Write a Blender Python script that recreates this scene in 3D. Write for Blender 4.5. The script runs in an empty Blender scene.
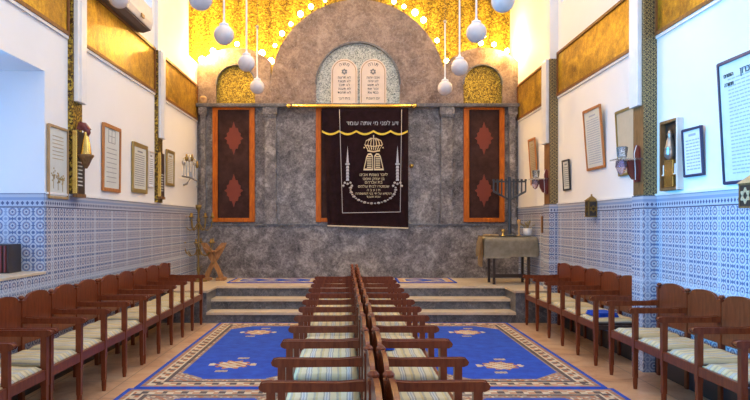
import bpy, bmesh, math, random
from mathutils import Vector, Matrix
random.seed(7)
PI = math.pi
SC = bpy.context.scene
COL = SC.collection
XL, XR, DM, FZ = -2.79, 2.99, 11.70, 0.47      # side walls, marble face, platform height

# ---------------------------------------------------------------- materials
class N:
    """tiny node-expression helper"""
    def __init__(s, name, rough=0.6, metal=0.0):
        s.m = bpy.data.materials.new(name); s.m.use_nodes = True
        s.t = s.m.node_tree; s.b = s.t.nodes['Principled BSDF']
        s.b.inputs['Roughness'].default_value = rough; s.b.inputs['Metallic'].default_value = metal
    def new(s, k): return s.t.nodes.new(k)
    def link(s, a, b): s.t.links.new(a, b)
    def put(s, sock, v):
        if isinstance(v, (int, float)): sock.default_value = v
        elif isinstance(v, tuple): sock.default_value = v if len(v) == len(sock.default_value) else tuple(v) + (1,)
        else: s.link(v, sock)
    def f(s, op, a, b=0.0, c=0.0):
        n = s.new('ShaderNodeMath'); n.operation = op
        s.put(n.inputs[0], a); s.put(n.inputs[1], b); s.put(n.inputs[2], c); return n.outputs[0]
    def pos(s):
        n = s.new('ShaderNodeNewGeometry'); q = s.new('ShaderNodeSeparateXYZ'); s.link(n.outputs['Position'], q.inputs[0]); return n.outputs['Position'], q.outputs
    def obj(s):
        n = s.new('ShaderNodeTexCoord'); q = s.new('ShaderNodeSeparateXYZ'); s.link(n.outputs['Object'], q.inputs[0]); return n.outputs['Object'], q.outputs
    def scale(s, vec, sc):
        n = s.new('ShaderNodeMapping'); s.link(vec, n.inputs[0]); n.inputs['Scale'].default_value = sc; return n.outputs[0]
    def noise(s, vec, sc, det=4, rough=0.6, dist=0.0):
        n = s.new('ShaderNodeTexNoise'); s.link(vec, n.inputs['Vector']); n.inputs['Scale'].default_value = sc
        n.inputs['Detail'].default_value = det; n.inputs['Roughness'].default_value = rough; n.inputs['Distortion'].default_value = dist
        return n.outputs[0]
    def vor(s, vec, sc, feat='F1'):
        n = s.new('ShaderNodeTexVoronoi'); n.feature = feat; s.link(vec, n.inputs['Vector']); n.inputs['Scale'].default_value = sc; return n.outputs
    def ramp(s, fac, stops, interp='LINEAR'):
        n = s.new('ShaderNodeValToRGB'); s.put(n.inputs[0], fac); r = n.color_ramp; r.interpolation = interp
        r.elements[0].position, r.elements[0].color = stops[0][0], stops[0][1] + (1,)
        r.elements[1].position, r.elements[1].color = stops[-1][0], stops[-1][1] + (1,)
        for p, c in stops[1:-1]:
            e = r.elements.new(p); e.color = c + (1,)
        return n.outputs[0]
    def mix(s, fac, a, b, mode='MIX'):
        n = s.new('ShaderNodeMix'); n.data_type = 'RGBA'; n.blend_type = mode
        s.put(n.inputs[0], fac); s.put(n.inputs[6], a); s.put(n.inputs[7], b); return n.outputs[2]
    def bump(s, h, st=0.3, d=0.01):
        n = s.new('ShaderNodeBump'); n.inputs['Strength'].default_value = st; n.inputs['Distance'].default_value = d
        s.link(h, n.inputs['Height']); s.link(n.outputs[0], s.b.inputs['Normal'])
    def col(s, c): s.put(s.b.inputs['Base Color'], c); return s.m

def plain(name, c, rough=0.6, metal=0.0, var=0.12, sc=9):
    n = N(name, rough, metal); p, _ = n.obj()
    k = n.noise(p, sc, 3)
    return n.col(n.mix(k, tuple(x * (1 - var) for x in c), tuple(min(1, x * (1 + var)) for x in c)))

def plaster():
    n = N('white_plaster', 0.7); p, _ = n.pos()
    n.bump(n.noise(p, 35, 5), 0.15, 0.01)
    return n.col(n.mix(n.noise(p, 1.7, 3), (0.80, 0.79, 0.78), (0.86, 0.85, 0.84)))
def wood(name, dark, light, rough=0.32, ax=(14, 14, 2.2)):
    n = N(name, rough); p, _ = n.obj()
    n.b.inputs['Specular IOR Level'].default_value = 0.28
    k = n.noise(n.scale(p, ax), 3.0, 5, 0.6, 0.6)
    return n.col(n.ramp(k, [(0.3, dark), (0.7, light)]))
def marble(name, c0, c1, c2, sc=2.6, rough=0.28, vein=(0.62, 0.58, 0.56)):
    n = N(name, rough); p, _ = n.pos()
    a = n.f('ADD', n.f('MULTIPLY', n.noise(p, sc, 9, 0.72, 0.5), 0.62), n.f('MULTIPLY', n.noise(p, sc * 5.5, 6, 0.75, 0.8), 0.38))
    c = n.ramp(a, [(0.38, c0), (0.5, c1), (0.63, c2)])
    v = n.f('ABSOLUTE', n.f('SUBTRACT', n.noise(p, sc * 0.9, 6, 0.62, 2.6), 0.5))
    vm = n.ramp(v, [(0.0, (0.30,) * 3), (0.012, (0.0,) * 3)])
    sp = n.ramp(n.noise(p, sc * 9, 3, 0.7), [(0.45, (0.0,) * 3), (0.75, (0.35,) * 3)])
    c = n.mix(sp, c, c2)
    return n.col(n.mix(vm, c, vein))
def mosaic(name, cols, sc, metal=0.55, rough=0.38, stripes=False):
    n = N(name, rough, metal); p, q = n.pos()
    o = n.vor(p, sc)
    sep = n.new('ShaderNodeSeparateColor'); n.link(o['Color'], sep.inputs[0])
    k = sep.outputs[0]
    if stripes:
        w = n.f('MULTIPLY_ADD', n.f('SINE', n.f('MULTIPLY', q[0], 21.0)), 0.14, 0.0)
        w2 = n.f('MULTIPLY', n.f('SUBTRACT', n.noise(n.scale(p, (2.2, 1, 0.25)), 3.0, 3), 0.5), 0.5)
        k = n.f('ADD', n.f('ADD', k, w), w2)
    st = [(i / (len(cols) - 1) * 0.9 + 0.05, c) for i, c in enumerate(cols)]
    n.bump(o['Distance'], 0.4, 0.01)
    return n.col(n.ramp(k, st))
def gold_panel():
    n = N('gilded_panel', 0.40, 0.5); p, _ = n.pos()
    a = n.noise(p, 2.3, 6, 0.7, 1.0); b = n.noise(p, 17, 6, 0.85)
    c = n.ramp(n.f('ADD', n.f('MULTIPLY', a, 0.5), n.f('MULTIPLY', b, 0.5)), [(0.38, (0.16, 0.075, 0.006)), (0.5, (0.42, 0.235, 0.012)), (0.62, (0.70, 0.46, 0.035))])
    n.bump(b, 0.5, 0.01); return n.col(c)
def arabesque():
    n = N('arabesque_strip', 0.5, 0.3); p, q = n.pos()
    u = n.f('ADD', q[0], q[1]); v = q[2]
    a = n.f('SINE', n.f('MULTIPLY', v, 62.0)); b = n.f('SINE', n.f('MULTIPLY', u, 95.0))
    k = n.f('MULTIPLY', n.f('SINE', n.f('ADD', n.f('MULTIPLY', v, 62.0), n.f('MULTIPLY', n.f('SINE', n.f('MULTIPLY', u, 48.0)), 1.6))), b)
    k2 = n.f('ADD', n.f('ABSOLUTE', k), n.f('MULTIPLY', n.f('SUBTRACT', n.noise(p, 70, 2), 0.5), 0.7))
    return n.col(n.ramp(k2, [(0.18, (0.055, 0.04, 0.03)), (0.32, (0.36, 0.27, 0.12)), (0.6, (0.50, 0.36, 0.13)), (0.8, (0.09, 0.07, 0.05))]))
def zellige():
    n = N('zellige_tile', 0.22); p, q = n.pos()
    u = n.f('ADD', q[0], q[1]); v = q[2]
    T = 0.125
    def fr(x, per, off=0.0): return n.f('SUBTRACT', n.f('FRACT', n.f('ADD', n.f('DIVIDE', x, per), off)), 0.5)
    def rad(a, b): return n.f('SQRT', n.f('ADD', n.f('MULTIPLY', a, a), n.f('MULTIPLY', b, b)))
    def band(r, lo, hi): return n.f('MULTIPLY', n.f('GREATER_THAN', r, lo), n.f('LESS_THAN', r, hi))
    white = (0.56, 0.59, 0.66); blue = (0.035, 0.07, 0.20); mid = (0.11, 0.17, 0.34); clay = (0.33, 0.27, 0.31)
    a, b = fr(u, T), fr(v, T); r = rad(a, b)
    a2, b2 = fr(u, T, 0.5), fr(v, T, 0.5); r2 = rad(a2, b2)
    c = mid
    c = n.mix(band(r, 0.30, 0.44), c, white)                     # pale ring round every rosette
    c = n.mix(band(r2, 0.13, 0.23), c, white)
    ax = n.f('MINIMUM', n.f('ABSOLUTE', a), n.f('ABSOLUTE', b))
    c = n.mix(n.f('MULTIPLY', n.f('LESS_THAN', ax, 0.035), n.f('GREATER_THAN', r, 0.36)), c, blue)
    star = n.f('MINIMUM', n.f('ADD', n.f('ABSOLUTE', a), n.f('ABSOLUTE', b)), n.f('MULTIPLY', n.f('MAXIMUM', n.f('ABSOLUTE', a), n.f('ABSOLUTE', b)), 1.42))
    c = n.mix(n.f('LESS_THAN', star, 0.27), c, clay)
    c = n.mix(n.f('LESS_THAN', star, 0.19), c, white)
    c = n.mix(n.f('LESS_THAN', r, 0.08), c, blue)
    c = n.mix(n.f('LESS_THAN', r2, 0.08), c, blue)
    big = n.f('ABSOLUTE', fr(u, T * 4)); bigv = n.f('ABSOLUTE', fr(v, T * 6, 0.3))
    c = n.mix(n.f('MULTIPLY', n.f('LESS_THAN', n.f('MINIMUM', big, bigv), 0.04), 0.4), c, (0.60, 0.70, 0.84))
    # border
    aa, bb = fr(u, 0.045), fr(n.f('SUBTRACT', v, 1.615), 0.055)
    di = n.f('ADD', n.f('ABSOLUTE', aa), n.f('ABSOLUTE', bb))
    cb = n.mix(n.f('LESS_THAN', di, 0.36), (0.44, 0.50, 0.62), (0.04, 0.06, 0.17))
    cb = n.mix(n.f('GREATER_THAN', v, 1.67), cb, (0.24, 0.32, 0.50))
    cb = n.mix(n.f('GREATER_THAN', v, 1.695), cb, (0.48, 0.51, 0.60))
    cb = n.mix(n.f('LESS_THAN', v, 1.612), cb, (0.05, 0.06, 0.13))
    cb = n.mix(n.f('GREATER_THAN', v, 1.722), cb, (0.07, 0.09, 0.18))
    c = n.mix(n.f('GREATER_THAN', v, 1.60), c, cb)
    c = n.mix(n.f('MULTIPLY', n.noise(p, 1.2, 3), 0.25), c, (0.5, 0.47, 0.5))
    return n.col(c)
def floor_mat():
    n = N('floor_marble', 0.30); p, q = n.pos()
    c = n.ramp(n.noise(p, 1.9, 7, 0.7, 1.5), [(0.3, (0.36, 0.18, 0.10)), (0.5, (0.58, 0.36, 0.22)), (0.7, (0.66, 0.50, 0.36))])
    def g(x): return n.f('ABSOLUTE', n.f('SUBTRACT', n.f('FRACT', n.f('DIVIDE', x, 0.6)), 0.5))
    k = n.f('GREATER_THAN', n.f('MAXIMUM', g(n.f('ADD', q[0], 20.1)), g(q[1])), 0.493)
    return n.col(n.mix(k, c, (0.22, 0.15, 0.11)))
def stripes(name, axis):
    n = N(name, 0.9); p, q = n.obj()
    x = n.f('ADD', q[axis], n.f('MULTIPLY', n.noise(p, 6, 2), 0.02))
    s = n.f('FRACT', n.f('MULTIPLY', n.f('ADD', x, 5.0), 7.5))
    c = n.ramp(s, [(0.0, (0.56, 0.47, 0.24)), (0.24, (0.60, 0.53, 0.34)), (0.26, (0.24, 0.23, 0.20)), (0.32, (0.54, 0.53, 0.44)), (0.38, (0.25, 0.28, 0.34)),
                   (0.44, (0.52, 0.52, 0.46)), (0.50, (0.26, 0.24, 0.19)), (0.56, (0.58, 0.50, 0.29)), (0.80, (0.50, 0.39, 0.15)), (0.9, (0.30, 0.27, 0.19))], 'CONSTANT')
    c = n.mix(n.f('MULTIPLY', n.noise(p, 60, 2), 0.4), c, (0.55, 0.52, 0.44))
    n.bump(n.noise(p, 120, 2), 0.4, 0.003)
    return n.col(c)
def door_pane():
    n = N('smoked_panel', 0.5); n.b.inputs['Specular IOR Level'].default_value = 0.2; p, _ = n.obj()
    return n.col(n.ramp(n.noise(p, 5, 5, 0.7), [(0.35, (0.030, 0.009, 0.006)), (0.7, (0.075, 0.030, 0.022))]))
def emis(name, c, st):
    n = N(name); n.put(n.b.inputs['Emission Color'], c); n.b.inputs['Emission Strength'].default_value = st; return n.col(c)
def glass(name, c=(0.9, 0.95, 1.0), rough=0.05):
    n = N(name, rough); n.b.inputs['Transmission Weight'].default_value = 0.9; n.b.inputs['IOR'].default_value = 1.3; return n.col(c)
def cloth_mat(name, a, b):
    n = N(name, 0.95); p, _ = n.obj()
    n.bump(n.noise(p, 90, 3), 0.5, 0.004)
    return n.col(n.ramp(n.noise(p, 7, 5, 0.7), [(0.35, a), (0.65, b)]))

M = dict(
    plaster=plaster(), tile=zellige(), floor=floor_mat(), gold=gold_panel(), arab=arabesque(),
    wood=wood('bench_wood', (0.115, 0.024, 0.008), (0.215, 0.050, 0.016), 0.30),
    amber=wood('amber_wood', (0.38, 0.14, 0.04), (0.56, 0.24, 0.08), 0.4),
    orange=wood('orange_wood', (0.40, 0.080, 0.004), (0.66, 0.175, 0.010), 0.42),
    brown=wood('brown_wood', (0.13, 0.06, 0.02), (0.30, 0.15, 0.06), 0.5),
    strip=wood('strip_wood', (0.14, 0.055, 0.018), (0.26, 0.11, 0.035), 0.45),
    dark=plain('dark_wood', (0.035, 0.022, 0.018), 0.4), pine=wood('carved_wood', (0.28, 0.11, 0.035), (0.56, 0.29, 0.11), 0.5),
    tan=wood('tan_frame', (0.36, 0.22, 0.10), (0.55, 0.36, 0.18), 0.45), olive=plain('gilt_frame', (0.40, 0.29, 0.10), 0.4, 0.5),
    navy=plain('navy_frame', (0.03, 0.035, 0.09), 0.35), black=plain('black_frame', (0.02, 0.02, 0.022), 0.4),
    mup=marble('arch_marble', (0.085, 0.048, 0.032), (0.225, 0.155, 0.118), (0.42, 0.315, 0.25), 2.6),
    mlow=marble('wall_marble', (0.035, 0.028, 0.027), (0.15, 0.128, 0.122), (0.47, 0.43, 0.40), 3.6),
    mdark=marble('step_marble', (0.04, 0.04, 0.045), (0.10, 0.10, 0.11), (0.22, 0.22, 0.23), 2.4),
    nosing=marble('pale_marble', (0.50, 0.38, 0.25), (0.64, 0.52, 0.37), (0.72, 0.62, 0.48), 2.0, 0.3, (0.5, 0.45, 0.4)),
    goldmos=mosaic('gold_mosaic', [(0.04, 0.02, 0.004), (0.12, 0.065, 0.010), (0.26, 0.16, 0.015), (0.56, 0.39, 0.05)], 55, 0.4),
    archmos=mosaic('arch_gold_mosaic', [(0.09, 0.055, 0.005), (0.22, 0.145, 0.010), (0.35, 0.24, 0.015), (0.58, 0.43, 0.05)], 60, 0.3),
    goldwall=mosaic('gold_wall_mosaic', [(0.07, 0.045, 0.003), (0.17, 0.115, 0.006), (0.28, 0.195, 0.010), (0.45, 0.33, 0.03)], 44, 0.35, 0.5, True),
    greymos=mosaic('grey_mosaic', [(0.16, 0.19, 0.18), (0.40, 0.44, 0.40), (0.60, 0.64, 0.58), (0.70, 0.71, 0.66)], 70, 0.0, 0.5),
    stone=plain('tablet_stone', (0.80, 0.68, 0.58), 0.6), ink=plain('ink', (0.05, 0.05, 0.055), 0.7), inkgrey=plain('grey_ink', (0.22, 0.24, 0.26), 0.8),
    velvet=cloth_mat('velvet', (0.022, 0.007, 0.010), (0.045, 0.013, 0.020)), thread=plain('gold_thread', (0.74, 0.60, 0.38), 0.5, 0.2),
    yellow=plain('yellow_fringe', (0.80, 0.58, 0.05), 0.6), silver=plain('silver_thread', (0.50, 0.49, 0.52), 0.5, 0.3),
    brass=plain('brass', (0.80, 0.53, 0.14), 0.25, 0.9), oldbrass=plain('old_brass', (0.26, 0.17, 0.05), 0.4, 0.7),
    paper=plain('paper', (0.62, 0.64, 0.60), 0.6), papertan=plain('tan_paper', (0.55, 0.44, 0.30), 0.7), paperwhite=plain('white_paper', (0.74, 0.76, 0.80), 0.5),
    pvc=plain('white_plastic', (0.78, 0.78, 0.78), 0.35), acgrey=plain('grille_grey', (0.17, 0.14, 0.14), 0.5), acwhite=plain('cream_plastic', (0.72, 0.66, 0.60), 0.4),
    globe=plain('opal_glass', (0.70, 0.63, 0.60), 0.12), bulb=emis('bulb_glow', (1.0, 0.62, 0.16), 60), wire=plain('wire', (0.05, 0.04, 0.03), 0.5),
    iron=plain('black_iron', (0.06, 0.07, 0.085), 0.4, 0.4), pane=door_pane(), inlay=plain('red_inlay', (0.20, 0.030, 0.010), 0.5),
    linen=cloth_mat('linen_cloth', (0.36, 0.32, 0.24), (0.52, 0.47, 0.37)), gauze=cloth_mat('raw_cloth', (0.36, 0.24, 0.12), (0.5, 0.36, 0.2)),
    blue=cloth_mat('royal_blue', (0.004, 0.045, 0.40), (0.008, 0.080, 0.55)), cream=cloth_mat('cream_wool', (0.46, 0.38, 0.27), (0.62, 0.55, 0.42)),
    rust=cloth_mat('rust_wool', (0.30, 0.11, 0.05), (0.45, 0.19, 0.09)), char=cloth_mat('charcoal_wool', (0.05, 0.04, 0.05), (0.12, 0.09, 0.09)),
    taupe=cloth_mat('taupe_wool', (0.22, 0.16, 0.14), (0.32, 0.25, 0.22)),
    stripx=stripes('striped_cotton_x', 0), stripy=stripes('striped_cotton_y', 1),
    glass=glass('clear_glass'), purple=glass('tinted_glass', (0.72, 0.62, 0.80)), leafd=plain('dried_stems', (0.30, 0.24, 0.12), 0.8),
    paleink=plain('pale_ink', (0.36, 0.40, 0.48), 0.8),
    red=plain('dark_red', (0.16, 0.025, 0.02), 0.3), chrome=plain('silver_metal', (0.42, 0.40, 0.37), 0.3, 0.8),
    sky=emis('window_sky', (0.30, 0.55, 1.0), 1.0), white=plain('white_ceramic', (0.8, 0.8, 0.8), 0.3),
)

# ---------------------------------------------------------------- mesh helpers
def obj(name, bm, mat, parent=None, loc=None, rot=None, smooth=False, kind=None, bevel=0.0):
    if bevel:
        bmesh.ops.remove_doubles(bm, verts=bm.verts, dist=1e-5)
        es = [e for e in bm.edges if len(e.link_faces) == 2 and e.calc_face_angle(0) > 0.6]
        if es: bmesh.ops.bevel(bm, geom=es, offset=bevel, segments=2, affect='EDGES', profile=0.6, clamp_overlap=True)
    bmesh.ops.recalc_face_normals(bm, faces=bm.faces)
    me = bpy.data.meshes.new(name); bm.to_mesh(me); bm.free()
    for m in (mat if isinstance(mat, list) else [mat]): me.materials.append(M[m] if isinstance(m, str) else m)
    if smooth:
        for p in me.polygons: p.use_smooth = True
    o = bpy.data.objects.new(name, me); COL.objects.link(o)
    if parent: o.parent = parent
    if loc: o.location = loc
    if rot: o.rotation_euler = rot
    if kind: o['kind'] = kind
    return o
def struct(name, bm, mat, bevel=0.0, parent=None):
    return obj(name, bm, mat, parent, kind='structure' if parent is None else None, bevel=bevel)
def thing(name, label, cat, loc=(0, 0, 0), rot=(0, 0, 0), group=None):
    o = bpy.data.objects.new(name, None); COL.objects.link(o); o.empty_display_size = 0.1
    o.location = loc; o.rotation_euler = rot; o['label'] = label; o['category'] = cat
    if group: o['group'] = group
    return o
def tag(o, label, cat, group=None):
    o['label'] = label; o['category'] = cat
    if group: o['group'] = group
    return o
def B(): return bmesh.new()
def box(bm, x0, x1, y0, y1, z0, z1, mi=0, mtx=None):
    vs = [bm.verts.new((x, y, z)) for x in (x0, x1) for y in (y0, y1) for z in (z0, z1)]
    if mtx is not None:
        for v in vs: v.co = mtx @ v.co
    for f in ((0, 1, 3, 2), (4, 6, 7, 5), (0, 4, 5, 1), (2, 3, 7, 6), (0, 2, 6, 4), (1, 5, 7, 3)):
        fc = bm.faces.new([vs[i] for i in f]); fc.material_index = mi
    return bm
def bx(*a, **k): return box(B(), *a, **k)
def prism(bm, pts, axis, a0, a1, mi=0):
    """2-D outline extruded along an axis (0:x, 1:y, 2:z)"""
    def mk(p, a):
        return {0: (a, p[0], p[1]), 1: (p[0], a, p[1]), 2: (p[0], p[1], a)}[axis]
    v0 = [bm.verts.new(mk(p, a0)) for p in pts]; v1 = [bm.verts.new(mk(p, a1)) for p in pts]
    f = [bm.faces.new(v0), bm.faces.new(list(reversed(v1)))]
    for i in range(len(pts)):
        j = (i + 1) % len(pts); f.append(bm.faces.new([v0[i], v0[j], v1[j], v1[i]]))
    for q in f: q.material_index = mi
    return bm
def lathe(bm, prof, c=(0, 0, 0), seg=16, mi=0):
    rings = []
    for r, z in prof:
        rings.append([bm.verts.new((c[0] + max(r, 1e-4) * math.cos(2 * PI * k / seg), c[1] + max(r, 1e-4) * math.sin(2 * PI * k / seg), c[2] + z)) for k in range(seg)])
    for a, b in zip(rings, rings[1:]):
        for k in range(seg):
            bm.faces.new([a[k], a[(k + 1) % seg], b[(k + 1) % seg], b[k]]).material_index = mi
    for r in (rings[0], rings[-1]):
        try: bm.faces.new(r).material_index = mi
        except ValueError: pass
    return bm
def tube(bm, pts, r, seg=8, mi=0):
    pts = [Vector(p) for p in pts]; rings = []
    for i, p in enumerate(pts):
        d = (pts[min(i + 1, len(pts) - 1)] - pts[max(i - 1, 0)]).normalized()
        up = Vector((0, 0, 1)) if abs(d.z) < 0.9 else Vector((1, 0, 0))
        a = d.cross(up).normalized(); b = d.cross(a).normalized()
        rr = r[i] if isinstance(r, (list, tuple)) else r
        rings.append([bm.verts.new(p + (a * math.cos(2 * PI * k / seg) + b * math.sin(2 * PI * k / seg)) * rr) for k in range(seg)])
    for u, v in zip(rings, rings[1:]):
        for k in range(seg): bm.faces.new([u[k], u[(k + 1) % seg], v[(k + 1) % seg], v[k]]).material_index = mi
    bm.faces.new(rings[0]).material_index = mi; bm.faces.new(list(reversed(rings[-1]))).material_index = mi
    return bm
def sphere(bm, c, r, u=16, v=10, sz=1.0):
    prof = [(r * math.sin(PI * i / v), -r * sz * math.cos(PI * i / v)) for i in range(v + 1)]
    return lathe(bm, prof, c, u)
def arc(cx, cz, r, a0, a1, n=24):
    return [(cx + r * math.cos(math.radians(a0 + (a1 - a0) * i / n)), cz + r * math.sin(math.radians(a0 + (a1 - a0) * i / n))) for i in range(n + 1)]
def band(bm, outer, inner, axis, a0, a1, mi=0):
    """strip between two equally long polylines, extruded"""
    for i in range(len(outer) - 1):
        prism(bm, [outer[i], outer[i + 1], inner[i + 1], inner[i]], axis, a0, a1, mi)
    return bm
def text_mesh(body, size, mat, name, parent, loc, rot, label=None, ext=0.002):
    cu = bpy.data.curves.new(name, 'FONT'); cu.body = body; cu.size = size; cu.align_x = 'CENTER'; cu.extrude = ext
    t = bpy.data.objects.new(name + '_font', cu); COL.objects.link(t)
    bpy.context.view_layer.update()
    me = bpy.data.meshes.new_from_object(t.evaluated_get(bpy.context.evaluated_depsgraph_get()))
    bpy.data.objects.remove(t); bpy.data.curves.remove(cu)
    me.materials.clear(); me.materials.append(M[mat])
    o = bpy.data.objects.new(name, me); COL.objects.link(o); o.parent = parent; o.location = loc; o.rotation_euler = rot
    return o
heb = lambda s: s[::-1]

# pixel of the photograph -> real metres on the marble face (used once to survey sizes there)
def wx(px, D=DM): return (px - 352) * D / 650
def wz(py, D=DM): return 1.47 + (222 - py) * D / 650

# ---------------------------------------------------------------- the room shell
struct('floor', bx(-3.6, 3.6, -2.3, 9.47, -0.2, 0.0), 'floor')
struct('ceiling', bx(-3.9, 3.6, -2.3, 12.9, 6.2, 6.4), 'plaster')
def wall(name, x0, x1, y0, y1, z0, z1, holes):
    ys = sorted({y0, y1} | {h[i] for h in holes for i in (0, 1)}); zs = sorted({z0, z1} | {h[i] for h in holes for i in (2, 3)})
    bm = B()
    for a, b in zip(ys, ys[1:]):
        for c, d in zip(zs, zs[1:]):
            my, mz = (a + b) / 2, (c + d) / 2
            if any(h[0] < my < h[1] and h[2] < mz < h[3] for h in holes): continue
            box(bm, x0, x1, a, b, c, d)
    return struct(name, bm, 'plaster')
wall('wall_left', XL - 0.75, XL, -2.3, 12.3, 0, 6.2, [(0.0, 2.7, 1.0, 2.84), (3.3, 5.9, 1.0, 2.84), (6.7, 9.07, 4.41, 5.6), (11.0, 12.3, 4.32, 6.2)])
struct('wall_left', bx(XL - 0.75, XL - 0.30, 11.0, 12.3, 4.32, 6.2), 'plaster')
wall('wall_right', XR, XR + 0.5, -2.3, 12.3, 0, 6.2, [(6.7, 9.3, 4.6, 5.8), (2.0, 5.8, 4.6, 5.8)])
wall2 = B()
for (a, b, c, d) in ((-3.6, 3.6, 0, 1.0), (-3.6, -2.3, 1.0, 3.4), (2.3, 3.6, 1.0, 3.4), (-3.6, 3.6, 3.4, 6.2)): box(wall2, a, b, -2.6, -2.3, c, d)
struct('wall_back', wall2, 'plaster')
wall('wall_far', 0, 0, 0, 0, 0, 0, []) if False else None
struct('wall_front', bx(-3.9, 3.6, 12.3, 12.9, 0, 6.2), 'goldwall')

# windows: sash in each opening
def side_window(name, x, y0, y1, z0, z1, n, face):
    root = bx(x - 0.02, x + 0.02, y0, y1, z0, z0 + 0.05)
    for k in range(n + 1):
        y = y0 + (y1 - y0 - 0.05) * k / n; box(root, x - 0.02, x + 0.02, y, y + 0.05, z0, z1)
    box(root, x - 0.02, x + 0.02, y0, y1, z1 - 0.05, z1)
    w = struct(name, root, 'pvc')
    obj('window_pane', bx(x + 0.03 * face, x + 0.035 * face, y0, y1, z0, z1), 'sky', w)
side_window('window_1', XL - 0.70, 3.3, 5.9, 1.0, 2.84, 3, -1)
side_window('added_window_6', XL - 0.70, 0.0, 2.7, 1.0, 2.84, 3, -1)  # out-of-view recess window, added so blue light reaches the right wall
side_window('window_2', XL - 0.30, 6.7, 9.07, 4.41, 5.6, 3, -1)
side_window('window_3', XR + 0.30, 6.7, 9.3, 4.6, 5.8, 3, 1)
side_window('window_4', XR + 0.30, 2.0, 5.8, 4.6, 5.8, 4, 1)
w5 = B()
for k in range(5): box(w5, -2.3 + k * 1.1375, -2.25 + k * 1.1375, -2.5, -2.45, 1.0, 3.4)
box(w5, -2.3, 2.3, -2.5, -2.45, 1.0, 1.05); box(w5, -2.3, 2.3, -2.5, -2.45, 3.35, 3.4)
w5 = struct('unseen_window_5', w5, 'pvc'); obj('window_pane', bx(-2.3, 2.3, -2.54, -2.52, 1.0, 3.4), 'sky', w5)  # unseen window behind the camera, put in to go with the rear fill

# tile cladding
ti = iter(range(1, 60))
def trim(bm, mat, bevel=0.0): return struct('trim_%d' % next(ti), bm, mat, bevel)
tl = B()
for (a, b, z1) in ((5.9, DM, 1.73), (3.3, 5.9, 1.0), (-2.3, 0.0, 1.73), (0.0, 2.7, 1.0), (2.7, 3.3, 1.73)): box(tl, XL, XL + 0.012, a, b, 0, z1)
trim(tl, 'tile')
trim(bx(XL - 0.74, XL, 5.888, 5.9, 1.0, 1.73), 'tile')
trim(bx(XL - 0.70, XL + 0.02, 3.3, 5.888, 1.0, 1.025), 'nosing', 0.004)
trim(bx(XR - 0.012, XR, -2.3, DM, 0, 1.73), 'tile')
trim(bx(XL, XL + 0.022, 5.9, DM, 1.725, 1.745), 'pvc'); trim(bx(XR - 0.022, XR, -2.3, DM, 1.725, 1.745), 'pvc')
PR = ((6.37, 6.60, 0.13), (9.43, 9.69, 0.12))
PLF = ((6.38, 6.60, 0.05), (9.18, 9.40, 0.05))
for y0, y1, p in PR:
    trim(bx(XR - p - 0.012, XR - 0.012, y0 - 0.012, y1 + 0.012, 0, 1.73), 'tile')
    q = B(); box(q, XR - p, XR, y0, y1, 1.73, 3.84 if y0 > 9 else 5.2, 0); box(q, XR - p - 0.004, XR - p, y0 + 0.004, y1, 1.74, 2.62, 1)
    q.faces.ensure_lookup_table()
    trim(q, ['arab', 'brown'])
    if y0 > 9: trim(bx(XR - p, XR, y0, y1, 3.84, 6.2), 'plaster')
    d = bx(XR - p - 0.045, XR - p, y0 + 0.04, y1 + 0.01, 2.62, 3.84 if y0 > 9 else 5.2)
    tag(obj('cable_duct', d, 'pvc', bevel=0.006), 'white plastic duct box on right wall pilaster ' + ('farther from the camera' if y0 > 9 else 'nearer the camera'), 'duct')
for y0, y1, p in PLF:
    trim(bx(XL, XL + p, y0, y1, 1.746, 3.90 if y0 > 9 else 5.2), 'goldmos')
    if y0 > 9: trim(bx(XL, XL + p, y0, y1, 3.90, 6.2), 'plaster')
    d = B(); box(d, XL + p, XL + p + 0.042, y0 + 0.02, y1 + 0.02, 2.66, 3.90 if y0 > 9 else 5.2); box(d, XL + p + 0.042, XL + p + 0.052, y0 + 0.08, y1 - 0.04, 2.66, 3.90 if y0 > 9 else 5.2)
    tag(obj('cable_duct', d, 'pvc', bevel=0.004), 'white plastic duct box on left wall pilaster ' + ('farther from the camera' if y0 > 9 else 'nearer the camera'), 'duct')
struct('baseboard_left', bx(XL + 0.012, XL + 0.03, -2.3, 9.45, 0, 0.24), 'black', 0.003)
struct('baseboard_right', B() if False else box(bx(XR - 0.03, XR - 0.012, 6.62, 9.40, 0, 0.20), XR - 0.03, XR - 0.012, -2.3, 6.35, 0, 0.20), 'black')
# gilded strips high on both walls
def gold_strip(x, s, y0, y1):
    z0, z1 = 3.29, 3.92
    a, b = sorted((x, x + s * 0.012)); r = trim(bx(a, b, y0 + 0.03, y1 - 0.03, z0 + 0.035, z1 - 0.035), 'gold')
    f = B(); a, b = sorted((x, x + s * 0.03))
    box(f, a, b, y0, y1, z0, z0 + 0.035); box(f, a, b, y0, y1, z1 - 0.035, z1); box(f, a, b, y0, y0 + 0.03, z0 + 0.035, z1 - 0.035); box(f, a, b, y1 - 0.03, y1, z0 + 0.035, z1 - 0.035)
    obj('strip_frame', f, 'strip', r)
    a, b = sorted((x, x + s * 0.02))
    obj('strip_bead', bx(a, b, y0, y1, z0 - 0.03, z0 - 0.001), 'pvc', r)
for y0, y1 in ((3.4, 6.36), (6.62, 9.16), (9.43, 11.68)): gold_strip(XL, 1, y0, y1)
for y0, y1 in ((3.2, 6.36), (6.61, 9.41), (9.71, 11.68)): gold_strip(XR, -1, y0, y1)

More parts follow.
